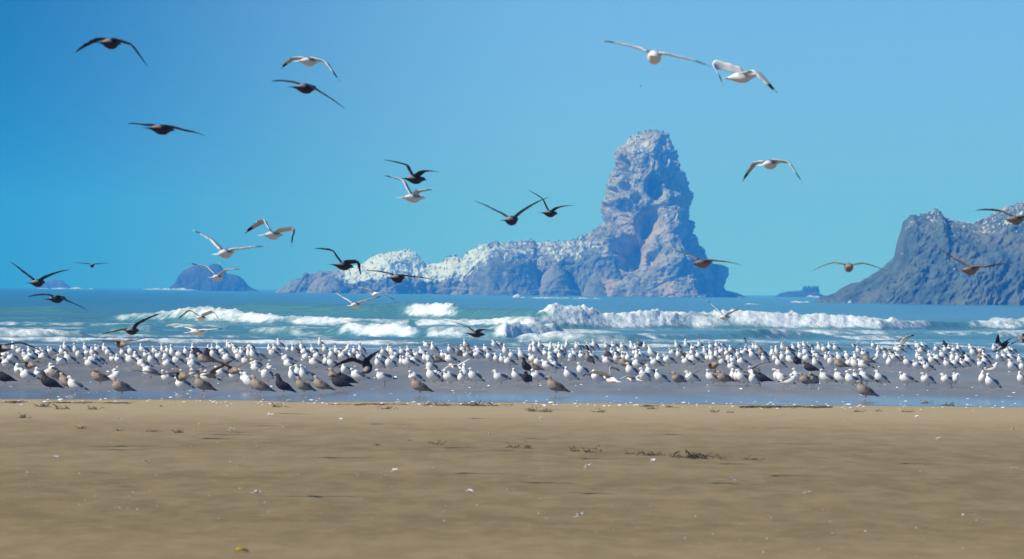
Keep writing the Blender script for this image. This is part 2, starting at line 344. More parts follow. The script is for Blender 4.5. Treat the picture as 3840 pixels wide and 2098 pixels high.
def rock_rings(name, D, rows, cols, prof, depth_k, disp, mat, guano_f, parent, pits=(), y0=0.0, sup=2.0, skew=None):
    """prof: list of (photo y, left x, right x) from the top down. A closed shell at distance D."""
    py = np.array([p[0] for p in prof], float); lx = np.array([p[1] for p in prof], float); rx = np.array([p[2] for p in prof], float)
    s = np.cumsum(np.r_[0, np.hypot(np.diff(py), .5 * (np.abs(np.diff(lx)) + np.abs(np.diff(rx))))]); s /= s[-1]
    q = np.linspace(0, 1, rows); Yp = np.interp(q, s, py); Lx = np.interp(q, s, lx); Rx = np.interp(q, s, rx)
    k = D / FPX
    th = np.linspace(0, 2 * np.pi, cols, endpoint=False)
    cx = (Lx + Rx) / 2; hw = (Rx - Lx) / 2
    ct, st = np.cos(th), np.sin(th)
    ex = np.sign(ct) * np.abs(ct) ** (2 / sup); ey = np.sign(st) * np.abs(st) ** (2 / sup)
    PX = cx[:, None] + hw[:, None] * ex[None, :]
    X = (PX - 1920) * k; Z = HC + (hor(PX) - Yp[:, None]) * k + 0 * X
    EY = ey[None, :] + 0 * X
    if skew is not None:      # a blunt edge stands forward, off the middle
        pk = np.interp(Yp, [a for a, b in skew], [b for a, b in skew])[:, None]; e = ex[None, :]
        tri = np.where(e < pk, (e + 1) / (pk + 1), (1 - e) / (1 - pk)); tri = 1 - np.sqrt((1 - tri) ** 2 + .012)
        EY = np.where(st[None, :] < 0, -np.clip(.75 * tri + .25 * np.abs(ey[None, :]), 0, 1.1), EY)
    Yd = D + y0 + (hw[:, None] * depth_k * k) * EY
    P = np.stack([X, Yd, Z], -1)
    nrm = np.stack([ex[None, :] * np.ones_like(X), ey[None, :] * np.ones_like(X), .25 * np.ones_like(X)], -1); nrm /= np.linalg.norm(nrm, axis=-1)[..., None]
    d = disp(X, Yd, Z); d = (d - d.mean() + .25 * d.std()) * np.minimum(1, (hw[:, None] * k) / 24 + .10)
    for (qx, qy, r, dep) in pits:
        g = np.exp(-np.clip(((PX - qx) / r) ** 2 + ((Yp[:, None] - qy) / r) ** 2 + .55 * noise3(X / 8, Z / 8, qx) + .3 * noise3(X / 3, Z / 3, qx), 0, 9) ** 3)
        d = d - g * dep * k * r * ((2.5 if abs(qx - 2400) < 75 else 1.3) if dep > 0 else 1.3) * (Yd < D + y0)
    P = P + nrm * d[..., None]
    cap = P[0].mean(axis=0)[None, None, :].repeat(cols, 1); P = np.concatenate([cap, P], 0)
    me = grid_mesh(name, P, mat, wrap_u=True)
    g = guano_f(P[..., 0], P[..., 1], P[..., 2]); put_float(me, 'guano', g)
    return link(name, me, parent)
def craggy(a, sc_):
    def f(X, Y, Z):
        wz = Z + 6 * noise3(X / 30, Y / 30, Z / 30)
        wx = X + 7 * noise3(X / 26 + 9, Y / 26, Z / 26)
        c1, _ = cell(wx / (15 * sc_), Y / (15 * sc_), wz / (19 * sc_)); c2, _ = cell(wx / (6 * sc_), Y / (6 * sc_), wz / (8 * sc_))
        return a * (2.2 * (.55 - c1) * 1.6 + 1.2 * (.5 - c2) + 3.2 * fbm(X / 26, Y / 26, Z / 26, 3) + 1.0 * ridged(wx / 7, Y / 7, Z / 5, 3) - 1.6 * np.clip(1 - np.abs(noise3(wx / 13, Y / 13, wz / 10 + 40)) / .07, 0, 1) + .9 * (((Z + .35 * X + 3 * noise3(X / 20, Y / 20, 8)) / 5.5) % 1.0) + .8 * fbm(X / 2.4, Y / 2.4, Z / 3.0, 3))
    return f
DT = 3400.0; KT = DT / FPX
island = tag(empty('sea_stack', ((2400 - 1920) * KT, DT, 0)), 'tall craggy brown rock pillar with a long guano-whitened ridge trailing off to its left', 'sea stack')
def rel(o):      # keep the world place of a child made in world space
    o.matrix_parent_inverse = Matrix.Translation(-o.parent.location); return o
def zz(x, y, x0=2150, y0=440, f=.5047): return (x0 + x * f, y0 + y * f)
tw = [(104, 545, 612), (110, 520, 655), (130, 478, 688), (150, 440, 694), (180, 412, 702), (215, 385, 725), (232, 338, 728), (260, 310, 738), (300, 305, 755), (380, 298, 776), (450, 264, 815), (520, 248, 832), (560, 243, 853), (600, 240, 862), (640, 222, 862), (700, 218, 846), (740, 220, 850), (775, 222, 858), (800, 190, 876), (850, 150, 882), (900, 110, 932), (950, 80, 950), (1000, 40, 985), (1050, 10, 1020), (1110, -30, 1070), (1200, -60, 1085), (1290, -90, 1100), (1400, -110, 1130), (1460, -110, 1140)]
prof = [(440 + y * .5047, 2150 + a * .5047, 2150 + b * .5047) for y, a, b in tw]
mt_tower = rock_material('brown_crag', (.12, .125, .11), (.33, .315, .255), (.40, .31, .21), scale=1.0)
def g_tower(X, Y, Z):
    return .41 + .08 * sstep(30, 90, Z) + .10 * noise3(X / 14, Y / 14, Z / 14) - .12 * (1 - sstep(4, 16, Z))
P_ = [zz(350, 350) + (26, .9), zz(285, 572) + (24, .95), zz(372, 525) + (18, .8), zz(610, 515) + (44, .95), zz(375, 662) + (26, .7), zz(455, 605) + (20, .8),
      zz(550, 780) + (46, 1.0), zz(400, 1010) + (58, .95), zz(300, 1120) + (44, .8), zz(575, 1050) + (24, .8), zz(790, 560) + (60, .35), zz(860, 950) + (34, .7), zz(520, 880) + (30, .8), zz(240, 690) + (22, .6),
      zz(665, 622) + (20, -.7), zz(730, 760) + (48, -.45), zz(560, 980) + (30, -.5), zz(500, 650) + (26, -.4), zz(300, 900) + (36, -.5), zz(850, 820) + (24, -.5), zz(700, 1080) + (50, -.35), zz(470, 300) + (30, -.3)]
rel(rock_rings('rock_tower', DT, 430, 560, prof, .85, craggy(.9, 1.15), mt_tower, g_tower, island, P_, skew=[(400, .22), (745, .25), (790, .62), (1200, .66)]))
# square low buttress on the right
bt = [(1090, 960, 1060), (1100, 920, 1110), (1125, 880, 1150), (1170, 860, 1154), (1210, 850, 1134), (1260, 840, 1122), (1288, 830, 1140), (1300, 820, 1190), (1320, 800, 1245), (1345, 790, 1300), (1420, 780, 1340)]
prof = [(440 + y * .5047, 2150 + a * .5047, 2150 + b * .5047) for y, a, b in bt]
rel(rock_rings('rock_buttress', DT, 150, 300, prof, .6, craggy(.55, .7), mt_tower, lambda X, Y, Z: .30 + .22 * sstep(24, 32, Z) + .05 * noise3(X / 9, Y / 9, Z / 9), island, y0=4))
def ridge(name, D, top, base_y, depth, disp, mat, guano_f, parent, nx=520, nt_=150, face=1.0, y0=0.0):
    """top: list of (photo x, photo y) silhouette; an extruded hump with sloping faces."""
    k = D / FPX; px = np.linspace(top[0][0], top[-1][0], nx); ty = np.interp(px, [p[0] for p in top], [p[1] for p in top])
    X = (px - 1920) * k; H = (hor(px) - ty) * k + HC; zb = HC + (hor(px) - base_y(px)) * k - 3
    th = np.linspace(0, np.pi, nt_)[:, None]
    dep = depth(px)[None, :] * k
    ez = np.sin(th) ** face
    Y = D + y0 - dep * np.cos(th) + 0 * X[None, :]; Z = zb[None, :] + (H - zb)[None, :] * ez
    XX = X[None, :] + 0 * Y
    d = disp(XX, Y, Z) * np.minimum(1, (H - zb)[None, :] / 14)
    P = np.stack([XX, Y - np.cos(th) * d * .9, Z + .45 * np.sin(th) * d], -1)
    me = grid_mesh(name, P[:, ::-1], mat); P2 = P[:, ::-1]
    put_float(me, 'guano', guano_f(P2[..., 0], P2[..., 1], P2[..., 2], (P2[..., 2] - zb[::-1][None, :]) / np.maximum(1, (H - zb)[::-1][None, :])))
    return link(name, me, parent)
def w2(x, y): return (1040 + x * .4891, 880 + y * .4891)
rt = [w2(*p) for p in [(-30, 440), (0, 428), (60, 398), (100, 358), (180, 338), (195, 312), (215, 298), (240, 318), (340, 292), (440, 268), (560, 254), (650, 235), (690, 208), (720, 190), (820, 152), (900, 142), (1000, 142), (1060, 158), (1110, 200), (1130, 228), (1280, 224), (1296, 188), (1330, 180), (1380, 178), (1405, 200), (1425, 190), (1440, 165), (1470, 142), (1560, 105), (1640, 85), (1680, 66), (1700, 80), (1760, 62), (1850, 66), (1930, 45), (1960, 50), (1985, 85), (2080, 76), (2200, 76), (2290, 58), (2330, 25), (2400, 0), (2480, -10), (2600, 60), (2750, 260), (2850, 430)]]
mt_ridge = rock_material('guano_crag', (.068, .088, .086), (.160, .180, .165), (.21, .205, .17), guano=(.58, .64, .66), scale=1.1)
def g_ridge(X, Y, Z, t):
    px = X / KT + 1920
    hump = np.exp(-((px - 1440) / 190) ** 4)          # the pale dome of guano
    mid = .85 * np.exp(-((px - 1700) / 120) ** 4)
    right = np.exp(-((px - 2060) / 330) ** 4)
    g = .16 + hump * .66 * sstep(.40, .55, t + .08 * noise3(X / 12, 0, 3)) + mid * .46 * sstep(.34, .6, t + .1 * noise3(X / 9, 0, 4)) + right * .37 * sstep(.40, .85, t + .16 * noise3(X / 6, 0, 5))
    return g + .07 * noise3(X / 7, Y / 7, Z / 7)
rel(ridge('guano_ridge', DT, rt, lambda p: hor(p) + 17, lambda p: np.interp(p, [1020, 1200, 1450, 1600, 1750, 2000, 2300, 2450], [30, 80, 130, 90, 150, 170, 190, 60]),
          craggy(1.2, .8), mt_ridge, g_ridge, island, nx=900, nt_=200, face=.62, y0=14))
# spurs standing out from the ridge so it casts real shadows
for (x0, x1, ytop, lean) in ((1770, 2020, 935, 0), (2010, 2160, 985, 0), (1130, 1330, 1036, 0), (2170, 2300, 1010, 0)):
    pf = [(ytop, (x0 + x1) / 2 - 12, (x0 + x1) / 2 + 12), (ytop + 14, x0 + 55, x1 - 60), (ytop + 50, x0 + 26, x1 - 30), (ytop + 100, x0 + 6, x1 - 8), (1090, x0 - 6, x1 + 6), (1150, x0 - 16, x1 + 20)]
    pf = [p for i, p in enumerate(pf) if i < 3 or p[0] > pf[i - 1][0] + 2]
    rel(rock_rings('rock_spur', DT, 110, 200, pf, .75, craggy(.7, .65), mt_ridge, lambda X, Y, Z: g_ridge(X, Y, Z, np.clip(Z / 28, 0, .9)), island, y0=-16))
# ---- headland on the right
DH = 1700.0; KH = DH / FPX
def zE(x, y): return (2850 + x * .4264, 700 + y * .4264)
ht = [zE(*p) for p in [(440, 1075), (500, 1040), (560, 990), (640, 965), (700, 950), (780, 905), (850, 872), (930, 858), (1000, 820), (1080, 770), (1140, 715), (1200, 672), (1240, 610), (1262, 540), (1275, 470), (1300, 390), (1320, 320), (1350, 285), (1380, 255), (1400, 268), (1440, 285), (1530, 258), (1575, 232), (1600, 200), (1612, 196), (1640, 225), (1655, 258), (1690, 290), (1760, 305), (1860, 310), (1925, 325), (1990, 300), (2070, 285), (2150, 240), (2230, 200), (2322, 160), (2450, 110), (2600, 70), (2900, 40), (3300, 60), (3900, 400), (4300, 1080)]]
mt_head = rock_material('hazed_basalt', (.042, .078, .088), (.088, .130, .138), (.125, .145, .130), guano=(.66, .68, .66), scale=2.2)  # distance haze is put into the rock as a blue-green tint
headland = tag(empty('headland_rock', ((3500 - 1920) * KH, DH, 0)), 'massive dark headland rock at the right edge, its slope running down to the surf', 'headland')
def g_head(X, Y, Z, t):
    px = X / KH + 1920
    g = .20 + .24 * sstep(.50, .95, t) * sstep(3380, 3420, px) + .05 * sstep(3600, 3800, px) * sstep(.5, .9, t)
    return g + .09 * noise3(X / 4, Y / 4, Z / 4)
def d_head(X, Y, Z):
    wx = X + .9 * Z + 4 * noise3(X / 14, Y / 14, Z / 14)
    c1, _ = cell(wx / 8, Y / 8, Z / 13); c2, _ = cell(wx / 3, Y / 3, Z / 3.4)
    return 2.4 * (.5 - c1) + .5 * (.5 - c2) + 2.4 * fbm(X / 13, Y / 13, Z / 13, 3) + .9 * ridged((X - .8 * Z) / 3.6, Y / 5, (Z + .5 * X) / 7, 4) + .5 * fbm(X / 1.6, Y / 1.6, Z / 1.6, 3) - .9 * np.clip(1 - np.abs(noise3((X - Z) / 6, Y / 7, Z / 5 + 40)) / .08, 0, 1)
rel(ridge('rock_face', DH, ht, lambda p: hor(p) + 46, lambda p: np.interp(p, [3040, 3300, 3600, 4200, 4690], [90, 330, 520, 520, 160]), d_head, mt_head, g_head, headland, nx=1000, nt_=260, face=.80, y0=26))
# ---- far dome rock, islet with trees, distant wedge rock
DD = 4300.0
mt_far = rock_material('far_rock', (.028, .034, .034), (.052, .062, .060), (.08, .075, .065), scale=.6)
def z7(x, y): return (600 + x * .15528, 960 + y * .15528)
dt = [z7(*p) for p in [(230, 780), (300, 735), (380, 660), (420, 560), (460, 470), (560, 380), (680, 335), (780, 290), (810, 262), (880, 262), (980, 285), (1080, 300), (1170, 275), (1230, 240), (1330, 232), (1420, 236), (1460, 262), (1500, 320), (1560, 400), (1620, 455), (1720, 468), (1820, 495), (1920, 525), (2000, 575), (2050, 620), (2080, 670), (2140, 730), (2240, 785), (2350, 830)]]
dome = tag(link('dome_rock', bpy.data.meshes.new('tmp')), 'low rounded brown rock with a small knob on top, far out left of the ridge', 'sea rock')
def as_mesh(o, other): o.data = other.data; bpy.data.objects.remove(other)
as_mesh(dome, ridge('x', DD, dt, lambda p: hor(p) + 13, lambda p: 70 + 0 * p, craggy(.6, 1.0), mt_far, lambda X, Y, Z, t: .25 + 0 * X, None, nx=240, nt_=90, face=.7))
wt = [(150, 1071), (170, 1056), (185, 1052), (225, 1050), (236, 1052), (245, 1062), (262, 1074)]
wedge = tag(link('wedge_rock', bpy.data.meshes.new('tmp')), 'tiny flat-topped rock on the horizon at far left with surf bursting beside it', 'sea rock')
as_mesh(wedge, ridge('x', 5200, wt, lambda p: hor(p) + 11, lambda p: 30 + 0 * p, craggy(.5, .8), mt_far, lambda X, Y, Z, t: .2 + 0 * X, None, nx=80, nt_=40, face=.6))
it = [zE(*p) for p in [(110, 975), (160, 955), (230, 935), (300, 928), (350, 925), (400, 920), (450, 914), (500, 922), (520, 940), (560, 958), (620, 960), (700, 985)]]
islet = tag(empty('tree_islet', ((3000 - 1920) * 4600 / FPX, 4600, 0)), 'small distant islet bristling with dark spiky trees, left of the headland slope', 'islet')
rel(ridge('islet_rock', 4600, it, lambda p: hor(p) + 12, lambda p: 50 + 0 * p, craggy(.55, .8), mt_far, lambda X, Y, Z, t: .28 + 0 * X, islet, nx=160, nt_=60, face=.6))
def trees():
    m, nt, bs = new_mat('conifer'); L(nt, mixc(nt, mrange(nt, noise_tex(nt, .4, 3), .4, .6), (.02, .035, .02), (.05, .07, .035)), bs.inputs['Base Color']); bs.inputs['Roughness'].default_value = .9
    V, F = [], []
    for k in range(110):
        if k < 75: px = random.uniform(3010, 3072); top = 1069 + random.random() * 15
        else: px = random.uniform(2918, 3010); top = 1094 - (px - 2918) * .05 + random.random() * 8
        by = np.interp(px, [p[0] for p in it], [p[1] for p in it]) + 3
        b = at_y(px, by, 4600 + random.uniform(-8, 8)); h = max(3.0, (by - top) * 4600 / FPX) * (1 if k < 75 else .7)
        n = 7; r0 = h * random.uniform(.16, .26)
        for lv in range(4):
            z0 = b.z + h * lv * .22; z1 = b.z + h * (lv * .22 + .40) if lv < 3 else b.z + h; rr = r0 * (1 - lv * .22)
            s = len(V); V.append((b.x + random.uniform(-.3, .3), b.y, z1))
            for q in range(n):
                a = 2 * math.pi * q / n + lv; rj = rr * random.uniform(.7, 1.25); V.append((b.x + rj * math.cos(a), b.y + rj * math.sin(a), z0 + random.uniform(-.4, .4)))
            for q in range(n): F.append((s, s + 1 + q, s + 1 + (q + 1) % n))
    o = link('conifers', mesh('conifers', V, F, m, smooth=False), islet); rel(o); o['kind'] = 'stuff'
trees()
# ---- seabirds perched on the rocks: far too many and small to count
def perched():
    m, nt, bs = new_mat('perched_plumage'); a = nt.nodes.new('ShaderNodeAttribute'); a.attribute_name = 'Col'; L(nt, a.outputs['Color'], bs.inputs['Base Color']); bs.inputs['Roughness'].default_value = .8
    V, F, C = [], [], []
    def bird(p, h, c):
        s = len(V); n = 6
        for lv, (z, r) in enumerate(((0, .10), (.3, .24), (.6, .20), (.78, .09), (.92, .10), (1, .02))):
            for q in range(n):
                a_ = 2 * math.pi * q / n; V.append((p.x + h * r * math.cos(a_) + h * .12 * (z > .8), p.y + h * r * math.sin(a_), p.z + h * z)); C.append(c)
        for lv in range(5):
            for q in range(n): F.append((s + lv * n + q, s + lv * n + (q + 1) % n, s + (lv + 1) * n + (q + 1) % n, s + (lv + 1) * n + q))
    dg = bpy.context.evaluated_depsgraph_get()
    def drop(px, Y, zt=200):
        x = (px - 1920) * Y / FPX; hit, loc, *_ = sc.ray_cast(dg, Vector((x, Y, zt)), Vector((0, 0, -1)))
        return loc if hit and loc.z > 3 else None
    for k in range(420):
        px = random.choice([random.gauss(1900, 90), random.gauss(1440, 90), random.gauss(1700, 60), random.uniform(2080, 2300), random.uniform(2330, 2500), random.gauss(2420, 40)])
        p = drop(px, DT + random.uniform(-6, 22))
        if p: bird(p, random.uniform(.8, 1.6), random.choice([(.04, .04, .045), (.05, .045, .04), (.75, .75, .72)]))
    for k in range(300):
        px = random.choice([random.uniform(3440, 3990), random.uniform(3600, 3990), random.gauss(3530, 18)])
        p = drop(px, DH + random.uniform(20, 34))
        if p and p.z > 15: bird(p, random.uniform(.35, .6), random.choice([(.04, .04, .045), (.75, .75, .72), (.75, .75, .72)]))
    o = link('perched_seabirds', mesh('perched_seabirds', V, F, m, C)); tag(o, 'hundreds of tiny seabirds roosting along the tops of the rocks', 'seabirds', kind='stuff')
bpy.context.view_layer.update(); perched()
# ================================================================ GULLS
def feather_mat(name, mott=0.0, scale=26.0, light=(.45, .40, .34), sc3=(1, 1, 1)):
    m, nt, bs = new_mat(name)
    a = nt.nodes.new('ShaderNodeAttribute'); a.attribute_name = 'Col'; c = a.outputs['Color']
    n = noise_tex(nt, scale, 4, .7, None, sc3)
    if mott: c = mixc(nt, mth(nt, 'MULTIPLY', mrange(nt, n, .50, .62), mott), c, light)
    c = mixc(nt, mrange(nt, noise_tex(nt, scale * 2.2, 3, .6), .35, .65, 0, .12), c, (0, 0, 0), 'MULTIPLY')
    L(nt, c, bs.inputs['Base Color']); bs.inputs['Roughness'].default_value = .75; bs.inputs['Specular IOR Level'].default_value = .25
    bump(nt, n, .006, .6, bs); return m
M_AD = feather_mat('adult_plumage')
M_JU = feather_mat('juvenile_plumage', .6, 42, (.55, .48, .39), (1, 1, 1))
M_DK = feather_mat('dark_plumage', .22, 34, (.22, .18, .15))
def plain(name, c, r=.5):
    m, nt, bs = new_mat(name); L(nt, mixc(nt, mrange(nt, noise_tex(nt, 60, 2), .3, .7), tuple(v * .8 for v in c), c), bs.inputs['Base Color']); bs.inputs['Roughness'].default_value = r; return m
M_BY = plain('yellow_bill', (.62, .40, .06)); M_BD = plain('dark_bill', (.035, .03, .03)); M_LEG = plain('pink_leg', (.55, .34, .30)); M_EYE = plain('eye', (.01, .01, .01), .1)
PAL = {'A': dict(m=M_AD, body=(.87, .87, .86), mantle=(.15, .17, .205), under=(.62, .62, .60), tip=(.02, .02, .022), tail=(.84, .84, .82), bill=M_BY, edge=(.82, .82, .80)),
       'J': dict(m=M_JU, body=(.27, .22, .175), mantle=(.095, .073, .058), under=(.05, .040, .033), tip=(.03, .024, .022), tail=(.05, .04, .035), bill=M_BD, edge=(.20, .16, .12)),
       'D': dict(m=M_DK, body=(.032, .025, .025), mantle=(.022, .018, .019), under=(.020, .017, .018), tip=(.008, .007, .009), tail=(.018, .015, .016), bill=M_BD, edge=(.07, .055, .05))}
def loft(P, W, H, seg=12, side=None, cap=True):
    P = np.array(P, float); n = len(P)
    T = np.gradient(P, axis=0); T /= np.linalg.norm(T, axis=1)[:, None]
    V, F = [], []
    for i in range(n):
        s = np.array(side[i] if side is not None else (0, 1, 0), float); s = s - T[i] * s.dot(T[i]); s /= np.linalg.norm(s)
        u = np.cross(T[i], s)
        if u[2] < 0 and abs(T[i][2]) < .9: u = -u
        elif abs(T[i][2]) >= .9 and u[0] > 0: u = -u
        for k in range(seg):
            a = 2 * math.pi * k / seg; V.append(P[i] + s * W[i] * math.cos(a) + u * H[i] * math.sin(a))
    for i in range(n - 1):
        for k in range(seg): F.append((i * seg + k, i * seg + (k + 1) % seg, (i + 1) * seg + (k + 1) % seg, (i + 1) * seg + k))
    if cap:
        F.append(tuple(range(seg))[::-1]); F.append(tuple((n - 1) * seg + k for k in range(seg)))
    return V, F
def smooth_path(P, n):
    P = np.array(P, float); m = len(P); t = np.linspace(0, m - 1, n); out = []
    for x in t:
        i = min(int(x), m - 2); f = x - i; p1, p2 = P[i], P[i + 1]; p0 = P[i - 1] if i > 0 else 2 * p1 - p2; p3 = P[i + 2] if i + 2 < m else 2 * p2 - p1
        out.append(.5 * (2 * p1 + (p2 - p0) * f + (2 * p0 - 5 * p1 + 4 * p2 - p3) * f * f + (3 * p1 - p0 - 3 * p2 + p3) * f ** 3))
    return np.array(out)
def rz(a): return np.array([[math.cos(a), -math.sin(a), 0], [math.sin(a), math.cos(a), 0], [0, 0, 1]])
def leg_mesh(name, y, stance=0.0, seg=6):
    hip = (-.005, y, .155); knee = (-.035 + stance * .3, y, .085); ft = (stance, y * 1.05, .008)
    V, F = loft([hip, (-.02, y, .12), knee, ((knee[0] + ft[0]) / 2, y, .045), ft], [.013, .008, .0065, .0045, .005], [.013, .008, .0065, .0045, .005], seg, side=[(0, 1, 0)] * 5)
    b = len(V)
    V += [np.array(v) for v in [(ft[0] - .012, y, .010), (ft[0] + .055, y - .024, .003), (ft[0] + .064, y, .003), (ft[0] + .055, y + .024, .003), (ft[0] - .008, y, .0), ]]
    F += [(b, b + 1, b + 2), (b, b + 2, b + 3), (b + 4, b + 2, b + 1), (b + 4, b + 3, b + 2), (b, b + 4, b + 1), (b, b + 3, b + 4)]
    return mesh(name, V, F, M_LEG)
_proto = {}
def stand_parts(kind, pose, var):
    key = (kind, pose, var)
    if key in _proto: return _proto[key]
    pal = PAL[kind]; rg = random.Random(str(key)); n_ = {'t': .075, 'u': .03, 'h': -.004, 's': -.02, 'w': .02, 'r': .03}[pose]
    yaw = {0: 0.1, 1: -.75, 2: .7, 3: -.3}[var % 4] if pose != 's' else (2.4 if var % 2 else -2.3)
    bp = {'t': .30, 'u': .22, 'h': .14, 's': .10, 'w': .0, 'r': .2}[pose]         # body pitch
    fat = 1.24 if pose in 'hs' else 1.06 if pose == 't' else 1.16
    Bx = [(-.30, 0, .172), (-.24, 0, .180), (-.16, 0, .193), (-.08, 0, .205), (0, 0, .215), (.06, 0, .232), (.10, 0, .255), (.128, 0, .290 + n_ * .2)]
    Wd = [.022, .036, .056, .078, .090, .090, .082, .066]; Hd = [.007, .018, .045, .074, .092, .096, .090, .076]
    def pit(p):
        x, y, z = p; dz = z - .2; c, s = math.cos(bp), math.sin(bp); return (x * c - dz * s, y, .2 + x * s + dz * c)
    Bx = [pit(p) for p in Bx]; nk = np.array(Bx[-1])
    hz = .348 + n_ + bp * .10; hx = nk[0] + (.02 if pose in 'tur' else .035)
    neck = [((nk[0] * .45 + hx * .55), 0, nk[2] * .45 + hz * .55 - .012)]
    hd = rz(yaw).dot(np.array([1, 0, 0])); hb = np.array([hx, 0, hz])
    if pose == 's': hb = np.array([.075, 0, .365]); neck = [(.112, 0, .340)]
    up_ = .012 if pose != 's' else -.02
    heads = [hb + hd * .004, hb + hd * .03 + np.array([0, 0, up_]), hb + hd * .055 + np.array([0, 0, up_ * .8]), hb + hd * .075 + np.array([0, 0, up_ * .1])]
    P = Bx + neck + heads; W = [w * fat for w in Wd] + [.050, .043, .042, .030, .013]; H = [h * fat for h in Hd] + [.052, .043, .040, .029, .013]
    tailn = len(Bx); sides = [(0, 1, 0)] * (tailn + 1) + [tuple(rz(yaw).dot(np.array([0, 1, 0])))] * 4
    Ps = smooth_path(P, 26); t = np.linspace(0, len(P) - 1, 26); Wi = np.interp(t, range(len(P)), W); Hi = np.interp(t, range(len(P)), H)
    Si = [sides[min(len(P) - 1, int(round(x)))] for x in t]
    V, F = loft(Ps, Wi, Hi, 14, Si)
    C = []
    for i in range(26):
        for k in range(14):
            a = 2 * math.pi * k / 14; c = np.array(pal['body'])
            if t[i] < 6.2 and math.sin(a) > .35 and i > 3: c = np.array(pal['mantle'])
            if kind == 'A' and t[i] > 8.6 and math.sin(a) > .1 and var % 2: c = c * (.72 + .2 * rg.random())
            if kind not in 'AP' and t[i] > 9.0: c = np.array(pal['body']) * (1.5 if kind == 'J' else 1.15)
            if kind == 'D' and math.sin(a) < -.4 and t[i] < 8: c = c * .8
            if kind == 'J' and 3 < t[i] < 8 and math.sin(a) < .3: c = c * 1.15
            C.append(c)
    parts = [('body', mesh('gull_body', V, F, pal['m'], C))]
    # folded wings
    wp = [(.105, .262, .040), (.05, .262, .058), (-.05, .250, .066), (-.14, .228, .056), (-.22, .205, .038), (-.30, .186, .020), (-.375, .176, .007)]
    ww = [.012, .026, .026, .024, .018, .010, .003]; wh = [.026, .055, .060, .046, .026, .014, .004]
    for s in (1, -1):
        path = [pit((x, s * y * fat, z)) for x, z, y in wp]; Pw = smooth_path(path, 18); tt = np.linspace(0, 6, 18)
        V, F = loft(Pw, np.interp(tt, range(7), ww), np.interp(tt, range(7), wh), 10, [(0, 1, -.35 * s)] * 18)
        C = []
        for i in range(18):
            for k in range(10):
                c = pal['mantle']
                if tt[i] > 3.9: c = pal['tip']
                elif tt[i] > 3.35: c = pal['edge']
                if kind == 'A' and tt[i] > 4.7 and int(tt[i] * 3) % 4 == 0: c = pal['edge']
                if kind == 'A' and math.sin(2 * math.pi * k / 10) < -.8 and tt[i] < 3.5: c = pal['edge']
                C.append(c)
        parts.append(('wing', mesh('gull_wing', V, F, pal['m'], C)))
    # tail
    V, F = loft([pit(p) for p in [(-.22, 0, .178), (-.28, 0, .168), (-.335, 0, .160)]], [.03, .036, .032], [.010, .006, .003], 8)
    parts.append(('tail', mesh('gull_tail', V, F, pal['m'], [pal['tail']] * len(V))))
    hp = heads[-1] - hd * .004
    V, F = loft([hp, hp + hd * .025 + np.array([0, 0, -.001]), hp + hd * .045 + np.array([0, 0, -.005]), hp + hd * .054 + np.array([0, 0, -.014])], [.0085, .0065, .005, .002], [.0105, .009, .008, .003], 8, [tuple(rz(yaw).dot(np.array([0, 1, 0])))] * 4)
    parts.append(('bill', mesh('gull_bill', V, F, pal['bill'])))
    st = .045 if pose == 'w' else .0
    parts.append(('leg', leg_mesh('gull_leg', .03, st))); parts.append(('leg', leg_mesh('gull_leg', -.03, -st)))
    sd_ = rz(yaw).dot(np.array([0, 1, 0]))
    for s in (1, -1):
        e = hb + hd * .052 + np.array([0, 0, up_ + .010]) + sd_ * s * .031
        V, F = loft([e - sd_ * s * .004, e, e + sd_ * s * .003], [.0045, .0055, .002], [.0045, .0055, .002], 6, [tuple(hd)] * 3)
        parts.append(('eye', mesh('gull_eye', V, F, M_EYE)))
    _proto[key] = parts; return parts

